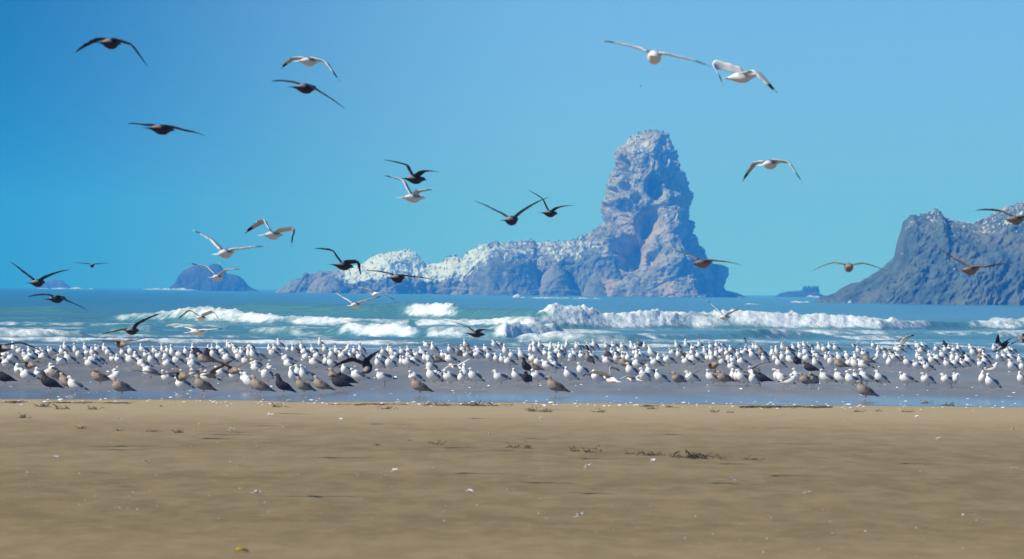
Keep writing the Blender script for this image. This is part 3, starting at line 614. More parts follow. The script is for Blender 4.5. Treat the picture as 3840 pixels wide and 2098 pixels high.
# ---- one wing of a gull in the air
def wing_mesh(S, W, T, h, twist, kind, chord=.155, flare=1.0):
    pal = PAL[kind]; S, W, T, h = [np.array(v, float) for v in (S, W, T, h)]
    n = 23; raw = [S, S * .5 + W * .5 + (0, 0, .006), W, W * .5 + T * .5 + (0, 0, .010), T]; P = smooth_path(raw, n); q = np.linspace(0, 1, n)
    ch = np.interp(q, [0, .2, .5, .62, .85, .96, 1], [chord * .95, chord * 1.05, chord * .92, chord * .84, chord * .50, chord * .22, .012]) * flare
    tk = np.interp(q, [0, .5, 1], [.016, .010, .0025])
    Tn = np.gradient(P, axis=0); Tn /= np.linalg.norm(Tn, axis=1)[:, None]
    V, C, F = [], [], []; xs = [0, .06, .25, .55, .85, 1.0, .85, .55, .25, .06]; m = len(xs)
    tm = (T - S) / np.linalg.norm(T - S)
    for i in range(n):
        tt = Tn[i] * .5 + tm * .5; tt /= np.linalg.norm(tt)
        b = -(h - tt * h.dot(tt)); b /= max(1e-6, np.linalg.norm(b)); up = np.cross(tt, b)
        if up[2] < 0: up = -up
        c_, s_ = math.cos(twist), math.sin(twist); b, up = b * c_ + up * s_, up * c_ - b * s_
        jag = 1 + (.11 * ((i * 7) % 3 - 1) if i > 12 else .04 * ((i * 5) % 3 - 1))
        for k, x in enumerate(xs):
            top = k <= 5; xx = x * ch[i] * (jag if x > .7 else 1)
            z = (.55 if top else -.25) * tk[i] * 4 * x * (1 - x) * 1.6 + (.25 if top else -.4) * tk[i] * (1 - x) + .06 * ch[i] * 4 * x * (1 - x)
            V.append(P[i] + b * xx + up * z)
            c = np.array(pal['mantle'] if top else pal['under'])
            if kind in 'AP':
                if x >= .85 and q[i] < .80: c = np.array(pal['edge'])
                if q[i] > .80: c = np.array(pal['tip'])
                if .925 < q[i] < .955 : c = np.array(pal['edge'])
                if not top and q[i] > .55: c = c * .75
            else:
                c = c * (1 - .5 * sstep(.45, .75, q[i])); c = c + np.array(pal['tip']) * .3
                if x >= .85 and q[i] < .6 and kind == 'J': c = c * 1.5
            C.append(c)
    for i in range(n - 1):
        for k in range(m): F.append((i * m + k, i * m + (k + 1) % m, (i + 1) * m + (k + 1) % m, (i + 1) * m + k))
    F.append(tuple(range(m))[::-1]); F.append(tuple((n - 1) * m + k for k in range(m)))
    return V, F, C
PAL['P'] = dict(PAL['A'], mantle=(.50, .51, .53), under=(.75, .75, .74))  # adult plumage with overexposed brightness put into paler wing colours
GROUP_FLY = 'gulls in the air over the beach'
def fly(label, kind, body, tail, head, wl, wr, D=None, away=1, tw=(0, 0), group=GROUP_FLY, legs=False, fat=1.0, sl=(0, 0), name='flying_gull', chord=.155):
    """every point is read off the photo; the bird is then built at its own distance in 3-D."""
    def seg(w): return math.dist(body, w[0]) + math.dist(w[0], w[1])
    if D is None: D = FPX / (max(seg(wl), seg(wr)) / .64)
    s = FPX / D; C0 = at_y(body[0], body[1], D)
    dx, dz = (head[0] - tail[0]) / s, -(head[1] - tail[1]) / s; Lb = .50; r = math.hypot(dx, dz)
    if r > .96 * Lb: dx, dz = dx * .96 * Lb / r, dz * .96 * Lb / r
    dy = away * math.sqrt(max(.0, Lb ** 2 - dx * dx - dz * dz)); h = np.array([dx, dy, dz * .6]); h /= np.linalg.norm(h)
    root = empty(name, C0); tag(root, label, 'gull', group)
    side = np.cross([0, 0, 1], h); side /= np.linalg.norm(side); up = np.cross(h, side); pal = PAL[kind]
    bx = [(-.235, -.004), (-.17, 0), (-.11, .002), (-.05, .0), (.02, -.004), (.09, -.004), (.145, .004), (.18, .010), (.205, .014), (.23, .013), (.25, .008), (.262, .004)]
    bw = [.024, .034, .048, .062, .070, .066, .050, .040, .036, .034, .024, .010]; bh = [.007, .020, .040, .060, .072, .070, .052, .041, .036, .033, .023, .010]
    P = [h * x + up * z for x, z in bx]; Ps = smooth_path(P, 24); t = np.linspace(0, 11, 24)
    V, F = loft(Ps, np.interp(t, range(12), bw) * fat, np.interp(t, range(12), bh) * fat, 14, [tuple(side)] * 24); Cc = []
    V2 = np.array(V)
    for i in range(24):
        for k in range(14):
            v = V2[i * 14 + k] - Ps[i]; top = v.dot(up) > .012 * (i < 19)
            c = np.array(pal['body'])
            if top and 3.0 < t[i] < 6.6: c = np.array(pal['mantle']) * (1.5 if kind not in 'AP' else 1)
            if kind not in 'AP' and top and t[i] <= 3.0: c = np.array([.34, .30, .27]) if (kind == 'D' or var_rump(label)) else c
            if kind not in 'AP' and t[i] > 8: c = c * 1.3
            Cc.append(c)
    link('body', mesh('gull_body', V, F, pal['m'], Cc), root)
    # tail fan
    V, F = loft([h * x + up * z for x, z in [(-.19, .002), (-.25, 0), (-.31, -.003)]], [.034, .060, .070], [.012, .005, .002], 10, [tuple(side)] * 3)
    link('tail', mesh('gull_tail', V, F, pal['m'], [pal['tail']] * len(V)), root)
    V, F = loft([h * .256 + up * .006, h * .28 + up * .004, h * .30 + up * -.001, h * .308 + up * -.008], [.009, .007, .005, .002], [.011, .009, .007, .002], 8, [tuple(side)] * 4)
    link('bill', mesh('gull_bill', V, F, pal['bill']), root)
    for w, sg, twi, sgn in ((wl, -1, tw[0], sl[0]), (wr, 1, tw[1], sl[1])):
        # which flank does this wing leave from
        Wp = at_y(w[0][0], w[0][1], D) - C0; Tp = at_y(w[1][0], w[1][1], D) - C0
        sd = side if (side[0] * (Wp.x + Tp.x) > 0 or abs(side[0]) < .15 and sg * side[1] < 0) else -side
        S = sd * .045 + h * .075 + up * .030
        def place(A, B, Ls, want):
            dxz = np.array([B[0] - A[0], 0, B[2] - A[2]]); r_ = np.linalg.norm(dxz); g = math.sqrt(max(0, Ls * Ls - r_ * r_)); best = None
            for sy in (-g, -g * .5, 0, g * .5, g):
                v = dxz + np.array([0, sy, 0]); e = abs(v.dot(h) / max(1e-6, np.linalg.norm(v)) - want) + .15 * abs(abs(sy) - g) / max(g, .05)
                if best is None or e < best[0]: best = (e, v)
            return np.array(A) + best[1]
        W3 = place(S, np.array(Wp), .27, .25); T3 = place(W3, W3 * [0, 1, 0] + np.array(Tp) * [1, 0, 1], .41, -.38)
        V, F, Cc = wing_mesh(S, W3, T3, h, twi, kind, chord)
        link('wing', mesh('gull_wing', V, F, pal['m'], Cc), root)
    if legs:
        for s_ in (-1, 1):
            a0 = h * -.03 + side * s_ * .02 - up * .05; V, F = loft([a0, a0 + np.array([-.01, 0, -.05]), a0 + np.array([.0, 0, -.11])], [.008, .005, .009], [.008, .005, .004], 6, [(1, 0, 0)] * 3)
            link('leg', mesh('gull_leg', V, F, M_LEG), root)
    return root
def var_rump(label): return 'rump' in label
# ---------------------------------------------------------------- gulls in the air (photo pixels)
# label, plumage, body, tail, head, left (wrist, tip), right (wrist, tip)
fly('dark juvenile gull gliding highest at the upper left, wings arched down', 'D', (411, 163), (378, 160), (440, 158), ((368, 153), (278, 196)), ((500, 176), (560, 255)), tw=(.2, .25))
fly('white gull with grey wings arched down, above a dark gull at upper left', 'A', (1155, 231), (1118, 228), (1192, 222), ((1110, 222), (1052, 256)), ((1231, 240), (1277, 309)), tw=(.2, .3))
fly('dark gull with drooping right wing, just under the grey-winged white gull', 'D', (1140, 331), (1098, 326), (1177, 331), ((1095, 308), (1014, 302)), ((1216, 355), (1296, 411)), tw=(.1, .2))
fly('dark gull gliding level alone in the sky, lowest of the upper left birds', 'D', (600, 485), (560, 478), (645, 486), ((545, 471), (472, 463)), ((700, 494), (775, 513)), tw=(.1, .2))
fly('black gull with thick raised left wing, above a white gull in mid sky', 'D', (1552, 673), (1508, 669), (1584, 674), ((1531, 624), (1437, 599)), ((1600, 646), (1649, 649)), tw=(.35, .1))
fly('white-bellied gull with raised grey left wing, right below the black gull in mid sky', 'A', (1545, 743), (1495, 739), (1574, 741), ((1519, 684), (1436, 658)), ((1580, 721), (1636, 715)), tw=(.35, .1))
fly('brown gull with both wings raised in a wide V, left of the rock pillar', 'D', (1915, 827), (1893, 829), (1937, 824), ((1868, 794), (1777, 753)), ((1979, 783), (2058, 741)), tw=(.1, 0))
fly('dark gull with pale rump patch and one steep wing, nearest the rock pillar', 'D', (2059, 801), (2030, 796), (2083, 801), ((2037, 750), (1981, 713)), ((2099, 780), (2151, 772)), tw=(.35, 0))
fly('black gull with fanned tail banking over the pale hump of the ridge', 'D', (1283, 998), (1247, 986), (1318, 1001), ((1250, 945), (1179, 933)), ((1350, 990), (1356, 1033)), tw=(.35, .4))
fly('dark-winged gull gliding level in front of the white-streaked ridge', 'D', (1488, 1044), (1464, 1045), (1511, 1046), ((1440, 1024), (1365, 1016)), ((1545, 1040), (1639, 1053)), tw=(.1, .1))
fly('small pale gull just over the water under the ridge', 'A', (1404, 1103), (1420, 1102), (1396, 1106), ((1369, 1084), (1318, 1080)), ((1438, 1106), (1482, 1129)), fat=.9)
fly('white gull with raised wings over the waves under the pale hump', 'A', (1331, 1146), (1316, 1147), (1349, 1144), ((1292, 1118), (1237, 1088)), ((1371, 1132), (1441, 1111)), tw=(.1, .1))
fly('white gull seen from behind at top right, long wings almost straight', 'A', (2453, 213), (2446, 212), (2461, 213), ((2392, 180), (2245, 151)), ((2533, 213), (2667, 251)), tw=(.05, .05), fat=1.12)
fly('big blurred white gull closest to the camera at the top right', 'P', (2775, 290), (2716, 302), (2845, 279), ((2690, 262), (2712, 328)), ((2846, 272), (2912, 350)), D=84, tw=(.9, .3), fat=1.2)
fly('tiny far-off white gull high in the sky left of the blurred gull', 'A', (2400, 324), (2396, 324), (2404, 324), ((2394, 318), (2386, 314)), ((2406, 321), (2414, 321)), fat=1.3)
fly('white gull with both wings arched down, right of the rock pillar top', 'A', (2885, 617), (2856, 617), (2921, 601), ((2846, 614), (2789, 680)), ((2964, 618), (3008, 691)), tw=(.2, .35))
fly('brown gull gliding in front of the right side of the rock pillar', 'J', (2630, 989), (2588, 993), (2662, 988), ((2600, 963), (2509, 933)), ((2700, 982), (2782, 997)), tw=(.2, .15))
fly('thin-winged gull seen end on above the tree islet', 'J', (3183, 1003), (3181, 1003), (3185, 1003), ((3123, 988), (3046, 1016)), ((3242, 990), (3330, 1019)), fat=1.05)
fly('brown gull partly cut off by the right edge, above the headland', 'J', (3805, 826), (3767, 826), (3838, 828), ((3754, 794), (3664, 789)), ((3868, 815), (3955, 850)), tw=(.25, .1))
fly('brown gull with raised left wing in front of the headland face', 'J', (3635, 1014), (3600, 1021), (3668, 1013), ((3578, 971), (3512, 930)), ((3705, 1003), (3794, 988)), tw=(.35, .1))
fly('white gull with steep grey left wing over the breaker below the tower', 'A', (2716, 1192), (2694, 1196), (2737, 1194), ((2690, 1158), (2646, 1126)), ((2742, 1176), (2782, 1158)), tw=(.25, .1))
fly('black gull with wings in a V over the horizon at far left', 'D', (138, 1062), (110, 1062), (153, 1060), ((101, 1030), (33, 981)), ((190, 1035), (265, 1012)), tw=(.1, .1))
fly('small far dark gull with flat wings above the horizon at the left', 'D', (345, 996), (343, 994), (345, 999), ((318, 990), (277, 986)), ((370, 991), (411, 988)))
fly('dark gull with right wing slanting down over the water at far left', 'D', (209, 1122), (178, 1123), (236, 1120), ((168, 1108), (98, 1115)), ((265, 1134), (337, 1167)), tw=(.15, .2))
fly('white-tailed gull with wings spread above the dome rock', 'A', (843, 951), (816, 956), (868, 945), ((800, 903), (717, 862)), ((910, 935), (1008, 926)), tw=(.1, .1))
fly('white gull with sharply bent wings, upper right of the dome rock', 'A', (1019, 883), (985, 883), (1052, 882), ((994, 838), (916, 876)), ((1104, 866), (1095, 925)), tw=(.55, .55))
fly('dark-winged gull with white rump crossing in front of the dome rock', 'A', (813, 1042), (797, 1042), (829, 1044), ((777, 1008), (707, 989)), ((854, 1015), (913, 1012)), tw=(.3, .1))
fly('white gull with down-bent wings in front of the left breaker crest', 'A', (752, 1194), (736, 1193), (765, 1197), ((712, 1169), (666, 1199)), ((803, 1175), (830, 1208)), tw=(.25, .4))
fly('low white gull gliding edge-on with a brown right wing tip', 'A', (740, 1245), (706, 1249), (780, 1238), ((725, 1231), (677, 1228)), ((795, 1236), (852, 1235)), fat=1.1)
fly('black gull with dangling feet and right wing straight up, over the left surf', 'D', (492, 1242), (468, 1244), (510, 1246), ((440, 1243), (368, 1260)), ((522, 1217), (603, 1176)), tw=(.0, .1), legs=True)
fly('brown gull flying toward the left just above the flock, wings spread flat', 'J', (455, 1291), (482, 1299), (436, 1290), ((397, 1280), (324, 1278)), ((495, 1279), (574, 1265)), tw=(.1, .1))
fly('dark gull half out of frame at the left edge, above the flock', 'D', (10, 1307), (41, 1314), (-20, 1303), ((-60, 1294), (-120, 1310)), ((72, 1290), (150, 1317)), tw=(.1, .15))
fly('brown gull with long bent wings flying low through the left of the flock', 'J', (112, 1369), (136, 1374), (92, 1364), ((40, 1362), (-30, 1374)), ((152, 1344), (221, 1323)), tw=(.1, .1))
fly('brown gull skimming low behind the front rank at left, dark paddle-like wing tip', 'J', (683, 1411), (706, 1416), (660, 1406), ((600, 1408), (497, 1391)), ((742, 1392), (814, 1369)), tw=(.15, .1))
fly('brown gull with wings in a V low among the flock under the left ridge end', 'J', (876, 1389), (902, 1392), (855, 1384), ((800, 1354), (742, 1318)), ((930, 1358), (998, 1333)), tw=(.1, .1))
fly('pale brown gull with one long dark-tipped wing raised, low in the left flock', 'J', (786, 1405), (768, 1410), (808, 1400), ((745, 1404), (700, 1412)), ((840, 1376), (893, 1344)), tw=(.1, .2))
fly('large black gull landing in the flock, broad wings spread and tail fanned', 'D', (1378, 1386), (1372, 1404), (1395, 1365), ((1320, 1358), (1246, 1380)), ((1388, 1352), (1432, 1312)), tw=(.7, .6), chord=.185)
fly('white gull with translucent wings landing in the middle of the flock', 'A', (1712, 1377), (1742, 1390), (1690, 1366), ((1672, 1376), (1636, 1406)), ((1745, 1352), (1772, 1344)), tw=(.4, .4))
fly('white gull with wings spread wide touching down below the ridge beside the tower', 'A', (2293, 1424), (2318, 1436), (2266, 1412), ((2225, 1402), (2171, 1416)), ((2290, 1384), (2329, 1396)), tw=(.6, .7))
fly('white gull flying low with right wing stretched up, below the tower', 'A', (2380, 1424), (2404, 1430), (2352, 1420), ((2340, 1416), (2302, 1432)), ((2402, 1402), (2452, 1383)), tw=(.4, .3))
fly('pale brown gull with very long slanting wings low over the flock, by the tower foot', 'J', (2676, 1370), (2690, 1362), (2656, 1377), ((2622, 1392), (2556, 1431)), ((2718, 1335), (2759, 1309)), tw=(.1, .1))
fly('white gull with grey wings half open taking off beside the long-winged brown gull', 'A', (2816, 1392), (2820, 1412), (2812, 1372), ((2838, 1386), (2848, 1412)), ((2858, 1366), (2904, 1358)), tw=(.8, .7))
fly('gull in the back rank holding one grey wing straight up', 'A', (2784, 1306), (2800, 1312), (2768, 1296), ((2768, 1290), (2757, 1292)), ((2794, 1290), (2789, 1263)), tw=(.5, .7))
fly('gull at the back right raising a dark-tipped wing, below the tree islet', 'A', (3206, 1298), (3216, 1306), (3194, 1292), ((3194, 1292), (3182, 1302)), ((3214, 1284), (3238, 1266)), tw=(.5, .7))
fly('white gull with broad lifted wing, farthest rank left of the cliff', 'A', (3378, 1300), (3360, 1306), (3396, 1296), ((3372, 1284), (3392, 1272)), ((3402, 1274), (3432, 1256)), tw=(.8, .8))
fly('dark gull shooting up with wings in a narrow V, near the right edge', 'D', (3757, 1302), (3732, 1327), (3776, 1282), ((3752, 1280), (3743, 1251)), ((3774, 1283), (3797, 1265)), D=150, tw=(.3, .3))
fly('brown gull flapping at the right edge above the flock', 'J', (3846, 1277), (3870, 1285), (3822, 1272), ((3812, 1276), (3772, 1301)), ((3838, 1265), (3832, 1250)), tw=(.2, .2), D=150)
fly('black gull with curved wings crossing low over the surf at mid frame', 'D', (1781, 1254), (1737, 1246), (1801, 1257), ((1758, 1230), (1689, 1206)), ((1816, 1239), (1866, 1246)), tw=(.3, .1))
fly('tiny white gull over the knob of the dome rock', 'A', (828, 988), (823, 989), (833, 988), ((822, 985), (814, 982)), ((834, 985), (842, 983)), D=1100, fat=1.3)
fly('tiny white gull against the upper left slope of the headland', 'A', (3385, 953), (3382, 953), (3388, 953), ((3382, 950), (3378, 946)), ((3388, 950), (3392, 947)), D=1000, fat=1.6)
fly('tiny white gull against the middle of the headland, left of the brown one', 'A', (3578, 1010), (3577, 1012), (3579, 1008), ((3575, 1008), (3573, 1004)), ((3581, 1008), (3583, 1004)), D=1000, fat=1.6)

# ---------------------------------------------------------------- gulls standing on the sand
T = ["230,420,Aqt;310,445,Aqh;395,520,Aqu;460,450,Aqu;490,525,Aqh;95,510,Aqh;30,570,Dlh;600,480,Aqu;650,462,Aqh;780,440,Aqh;185,560,Aqh;440,575,Alh;670,545,Alh;950,480,Aqu;1000,400,Aqu;925,600,Aqh;1050,580,Alu;1150,440,Aqt;1200,500,Aqs;1310,400,Aqu;1330,470,Aqh;1410,480,Aqu;1490,410,Jqh;1600,425,Jqu;1650,480,Jqu;1420,610,Aqs;1370,645,Jlh;1490,600,Aqh;1720,570,Aqh;1795,575,Aqh;1860,475,Aqu;1990,470,Aqu;2060,560,Acu;1985,585,Alh;2170,430,Aqu;2220,505,Aqh;2350,445,Jqu;2470,425,Aqt;2545,450,Aqu;2160,640,Alh;2300,600,Aqu;2260,780,Alh;2420,530,Jqh;2520,540,Aqu;2540,650,Alh;415,835,Alh;590,805,Aqh;720,760,Ars;800,760,Aqu;850,810,Jqs;280,745,Ach;120,650,Alh;60,850,Dlh;740,945,Dlu;1010,935,Jlu;1135,975,Alu;1500,855,Jls;1690,840,Ars;1820,1010,Jlh;2540,865,Alh",
"40,490,Aqt;250,470,Aqu;365,420,Aqu;400,470,Dqh;350,560,Aqu;345,655,Alh;500,570,Jlh;110,600,Als;150,510,Aqs;600,440,Aqu;655,430,Aqt;580,475,Dqs;655,505,Aqu;740,405,Aqu;790,445,Aqh;880,365,Aqt;930,370,Alh;870,565,Alh;985,430,Aqu;1020,475,Aqh;1090,480,Aqu;1140,440,Jqu;1050,540,Aqs;1210,390,Aqu;1200,505,Aqt;1260,520,Aqt;1340,520,Alh;1150,610,Als;1290,650,Alh;1510,410,Aqu;1590,412,Aqu;1550,475,Aqs;1650,330,Aqt;1780,405,Aqh;1870,425,Aqu;1935,425,Jqu;1985,385,Aqu;2030,455,Jlh;1760,565,Jlh;1795,645,Alh;1440,725,Ars;1300,705,Alh;2160,435,Aqu;2225,525,Alh;2180,625,Alh;2060,545,Jqh;2265,335,Aqt;2340,425,Aqu;2440,520,Aqu;2360,625,Aqu;2440,640,Aqu;2520,445,Aqu;980,835,Aqh;1050,805,Alh;180,965,Alh;480,985,Jlu;360,800,Aqu;560,855,Alh;770,785,Alh;1145,875,Alh;1210,945,Alu;1340,1000,Jlu;1690,990,Dlt;1850,845,Aqt;1950,785,Aqu;2020,825,Aqt;2090,825,Alu;2000,985,Jlu;2270,970,Jlu;2480,860,Jqu;2550,935,Dlh;1450,835,Aqs",
"60,410,Aru;30,525,Aqh;150,525,Aqu;210,445,Aqu;305,425,Aqt;285,530,Aqh;640,455,Aqu;720,445,Act;770,455,Acu;830,530,Alh;600,545,Aqh;930,455,Aqu;1020,440,Aqu;1030,515,Aqu;1110,595,Alh;1150,510,Jlh;930,615,Aqu;1010,630,Alh;1300,345,Alh;1235,485,Jqu;1290,565,Aqu;1330,570,Aqu;1400,410,Jqt;1440,565,Jlh;1360,695,Aqu;1560,505,Aqh;1650,575,Alh;1650,425,Aqu;1770,465,Jqu;1850,425,Aqu;1880,345,Aqt;1935,445,Jqt;1900,505,Aqh;1965,485,Jqh;2080,435,Alu;2060,505,Jqh;2200,405,Alu;2240,535,Aqu;2350,565,Aqu;2450,585,Aqu;2320,345,Aqu;2390,335,Aqh;2490,465,Aqt;2530,605,Alh;800,565,Aqh;570,645,Aqu;740,650,Jqs;60,880,Dlh;60,745,Aqu;250,825,Alh;640,860,Alw;1110,860,Aqh;1380,850,Alu;1500,840,Alh;1640,855,Alh;1810,860,Acw;1880,825,Aqt;2010,845,Alu;2400,860,Alw;1170,1000,Jlu",
"10,525,Aqu;160,525,Alt;290,425,Aqu;345,345,Aqu;360,435,Aqt;330,575,Aqh;430,365,Aqt;520,485,Aqh;580,405,Act;600,505,Aqu;720,375,Acu;820,355,Act;700,445,Aqh;740,525,Aqw;770,435,Aqt;900,535,Acu;960,515,Aqu;990,385,Aqu;1035,365,Aqu;1070,525,Aqh;1150,455,Dqt;1160,565,Jqt;1170,375,Aqu;1250,355,Aqt;1440,365,Aqw;1550,355,Aqh;1680,375,Aqu;1830,385,Alt;1880,405,Aqu;1930,325,Jqu;2015,365,Aqu;1880,475,Aqh;1640,435,Aqh;1700,475,Aqh;1430,475,Jqu;1540,465,Aqh;1445,595,Alh;1590,565,Aqu;1700,555,Aqu;1760,560,Acu;1900,545,Aqu;1950,545,Aqt;2010,545,Aqu;1220,555,Alu;600,575,Aqu;655,665,Alh;400,640,Aqs;330,685,Jlh;540,665,Alh;1700,625,Jlh;1900,645,Jlh;2120,485,Alt;2165,625,Alh;2230,575,Aqu;2360,585,Jlh;2430,455,Alh;2500,365,Aqt;2530,505,Aqu;870,825,Alu;1060,765,Aqu;1290,855,Aqh;210,690,Dqt;80,835,Aqu;225,865,Dqs;380,835,Alh;650,1005,Jlu;1800,765,Aqu;1995,845,Aqu;2090,795,Aqu;2240,855,Alu;2500,870,Jqh",
"60,345,Aqt;20,505,Jqh;165,395,Aqh;265,345,Aqt;440,385,Aqu;525,355,Aqu;590,355,Aqh;150,475,Aqu;100,525,Jqh;170,575,Alh;60,605,Jlh;250,515,Aqu;350,455,Alt;450,485,Alt;400,545,Aqh;450,560,Acu;520,515,Aqt;610,615,Aqu;705,575,Aqu;600,445,Aqh;690,505,Aqu;740,425,Aqu;780,585,Aqh;845,505,Aqu;930,465,Aqh;970,435,Jqu;1030,445,Aqu;1065,515,Aqu;1090,375,Aqu;1135,385,Aqu;900,605,Jlh;1200,475,Jqu;1240,565,Aqu;760,685,Alh;130,855,Alh;445,855,Alu;530,845,Jqh;620,860,Jlh;780,855,Aqu;840,860,Aqu;900,865,Aqu;980,860,Jqs;1070,890,Aqu;1170,860,Dlh;1350,495,Act;1400,565,Aqu;1435,485,Aqt;1465,635,Alu;1515,555,Aqu;1525,385,Aqu;1585,405,Jlh;1685,395,Aqu;1780,375,Aqu;1850,365,Jqu;1920,365,Jqh;1620,485,Aqu;1640,585,Alu;1725,595,Dqh;1790,525,Aqu;1870,475,Aqu;1885,565,Alh;2080,405,Alt;2145,425,Aqu;2235,385,Aqu;2320,395,Aqu;2000,475,Alu;2045,515,Alw;2190,555,Aqu;2230,555,Aqu;2380,545,Alu;2020,645,Alt;1920,695,Dlh;2250,610,Aqs;2370,640,Jlh;2500,535,Aqu;2535,635,Aqh;1450,855,Aqu;1520,885,Alu;1600,890,Ars;1735,855,Aqu;1860,890,Jlh;1960,890,Jch;2165,860,Alu;2390,865,Alu;2550,895,Alu",
"90,435,Alu;40,565,Aqt;45,655,Alu;160,660,Alh;170,485,Jqh;220,570,Jlu;320,545,Art;310,355,Aqu;380,415,Aqu;440,405,Aqh;500,535,Aqu;540,625,Acu;570,475,Jqu;615,555,Jqh;695,545,Alu;825,625,Jlu;650,405,Aqh;700,415,Alh;800,355,Alu;990,365,Alu;1065,355,Alu;1030,435,Jlh;1260,415,Aqu;1400,425,Aqu;1390,340,Dqu;1460,400,Aqh;1535,425,Aqu;1590,405,Act;1790,395,Alu;1930,425,Aqh;990,535,Aqt;1050,575,Alu;1180,505,Aqh;1200,595,Aqu;1280,555,Alh;1360,505,Alu;1510,565,Jqu;960,655,Aqh;1050,655,Jqh;1125,685,Alh;1430,645,Alu;1540,645,Alh;1585,575,Aqu;1670,630,Jlh;1690,545,Dqu;1750,600,Alu;1820,475,Alu;2000,525,Alu;1940,545,Jqu;1930,645,Aqh;2000,610,Alu;2080,700,Arw;2200,545,Aqu;2290,545,Aqu;2140,405,Aqu;2330,435,Alh;2400,435,Alh;2390,535,Alu;2400,685,Aqu;2520,585,Jqu;2560,695,Aqu;50,865,Aqu;190,865,Alu;410,865,Alu;800,875,Alh;1110,895,Aqh;1410,885,Aqh;1490,885,Arh;1940,875,Acu;2085,945,Alu;2550,885,Aqu;170,1070,Jlu"]
birds = []
for i, s in enumerate(T):
    for b in s.split(';'):
        zx, zy, c = b.split(','); x = i * 640 + float(zx) / 4.025; y = 1220 + float(zy) / 4.025
        fy = (y - .0426 * hor(x)) / (1 - .0426)
        birds.append([x, fy, c[0], c[1], c[2]])
LIM = 300
# partly hidden far birds beyond the limit become one joined flock remnant
_rj = random.Random(4)
for b in birds:
    if b[2] == 'J' and b[1] < 1395 and _rj.random() < .62: b[2] = 'A'
birds.sort(key=lambda b: -b[1]); print('standing birds', len(birds))
ORD = ['leftmost', 'second', 'third', 'fourth', 'fifth', 'sixth', 'seventh', 'eighth', 'ninth', 'tenth']
ZONE = [(330, 'by the left edge'), (640, 'left of the dome rock'), (950, 'below the dome rock'), (1200, "below the ridge's low left tip"), (1400, 'below the pale hump, left half'), (1600, 'below the pale hump, right half'),
        (1800, 'below the streaked hump, left half'), (1960, 'below the streaked hump, right half'), (2120, 'below the ridge saddle'), (2290, "below the tower's left foot"), (2450, 'below the tower summit'), (2620, "below the tower's right face"),
        (2800, "below the tower's right foot"), (2960, 'left of the tree islet'), (3130, 'below the tree islet'), (3300, "below the headland's lower slope"), (3480, "below the headland's notch"), (3660, 'below the cliff top'), (9999, 'by the right edge')]
ROWS = [(1466, 'at the waterline'), (1430, 'front rank'), (1380, 'middle rank'), (1351, 'rear rank'), (0, 'farthest rank')]
KN = {'A': 'white gull', 'J': 'brown gull', 'D': 'blackish gull'}
PN = {'u': 'upright', 'h': 'hunched', 't': 'tall-necked', 's': 'preening', 'w': 'walking', 'r': ''}
FN = {'l': 'facing left', 'q': 'half facing us', 'c': 'facing us', 'r': 'facing right'}
cells = {}
for b in birds[:LIM]:
    z = next(n for lim, n in ZONE if b[0] < lim); r = next(n for lim, n in ROWS if b[1] >= lim)
    cells.setdefault((z, r, b[2], b[4], b[3]), []).append(b)
for (z, r, k, p, f), bs_ in cells.items():
    bs_.sort(key=lambda b: b[0])
    for i, b in enumerate(bs_):
        o = '' if len(bs_) == 1 else ORD[i] + ' '
        b.append(f'{o}{PN[p]} {KN[k]} {FN[f]}, {r}, {z}')
GROUP_ST = 'gulls standing on the wet sand'
AZ = {'q': 232, 'l': 206, 'c': 258, 'r': -20}
rb = random.Random(5)
def stand(b):
    x, fy, k, f, p = b[:5]; loc = on_z(x, fy, 0.0)
    if loc.y > 250: loc = on_z(x, fy, -.02)
    root = empty('standing_gull', loc); root.rotation_euler = (0, 0, R(AZ[f] + (-12 if k != 'A' and f == 'l' else 0) + rb.uniform(-16, 16)))
    s = rb.uniform(1.04, 1.2); root.scale = (s, s, s)
    tag(root, b[5], 'gull', GROUP_ST)
    near = loc.y < 205
    for nm, me in stand_parts(k, p, rb.randrange(4)):
        if nm == 'eye' and not near: continue
        o = bpy.data.objects.new(nm, me); col.objects.link(o); o.parent = root
    return root
for b in birds[:LIM]: stand(b)
def remnant():
    V, F, C = [], [], []; 
    for b in birds[LIM:]:
        x, fy, k, f, p = b[:5]; loc = np.array(on_z(x, fy, 0)); Rm = rz(R(AZ[f] + rb.uniform(-16, 16))); s = rb.uniform(.99, 1.14)
        for nm, me in stand_parts(k, p, rb.randrange(4)):
            if nm in ('eye',): continue
            o0 = len(V); n = len(me.vertices); co = np.empty(n * 3, np.float32); me.vertices.foreach_get('co', co); co = co.reshape(-1, 3)
            V.extend((co * s).dot(Rm.T) + loc); F.extend([tuple(o0 + v for v in pl.vertices) for pl in me.polygons])
            a = me.color_attributes.get('Col')
            if a: cc = np.empty(n * 4, np.float32); a.data.foreach_get('color', cc); C.extend(cc.reshape(-1, 4)[:, :3])
            else: C.extend([(.55, .36, .25)] * n)
    if V: tag(link('distant_gulls', mesh('distant_gulls', V, F, M_AD, C)), 'the smallest white gulls massed at the back of the flock by the surf', 'gulls', kind='stuff')
remnant()
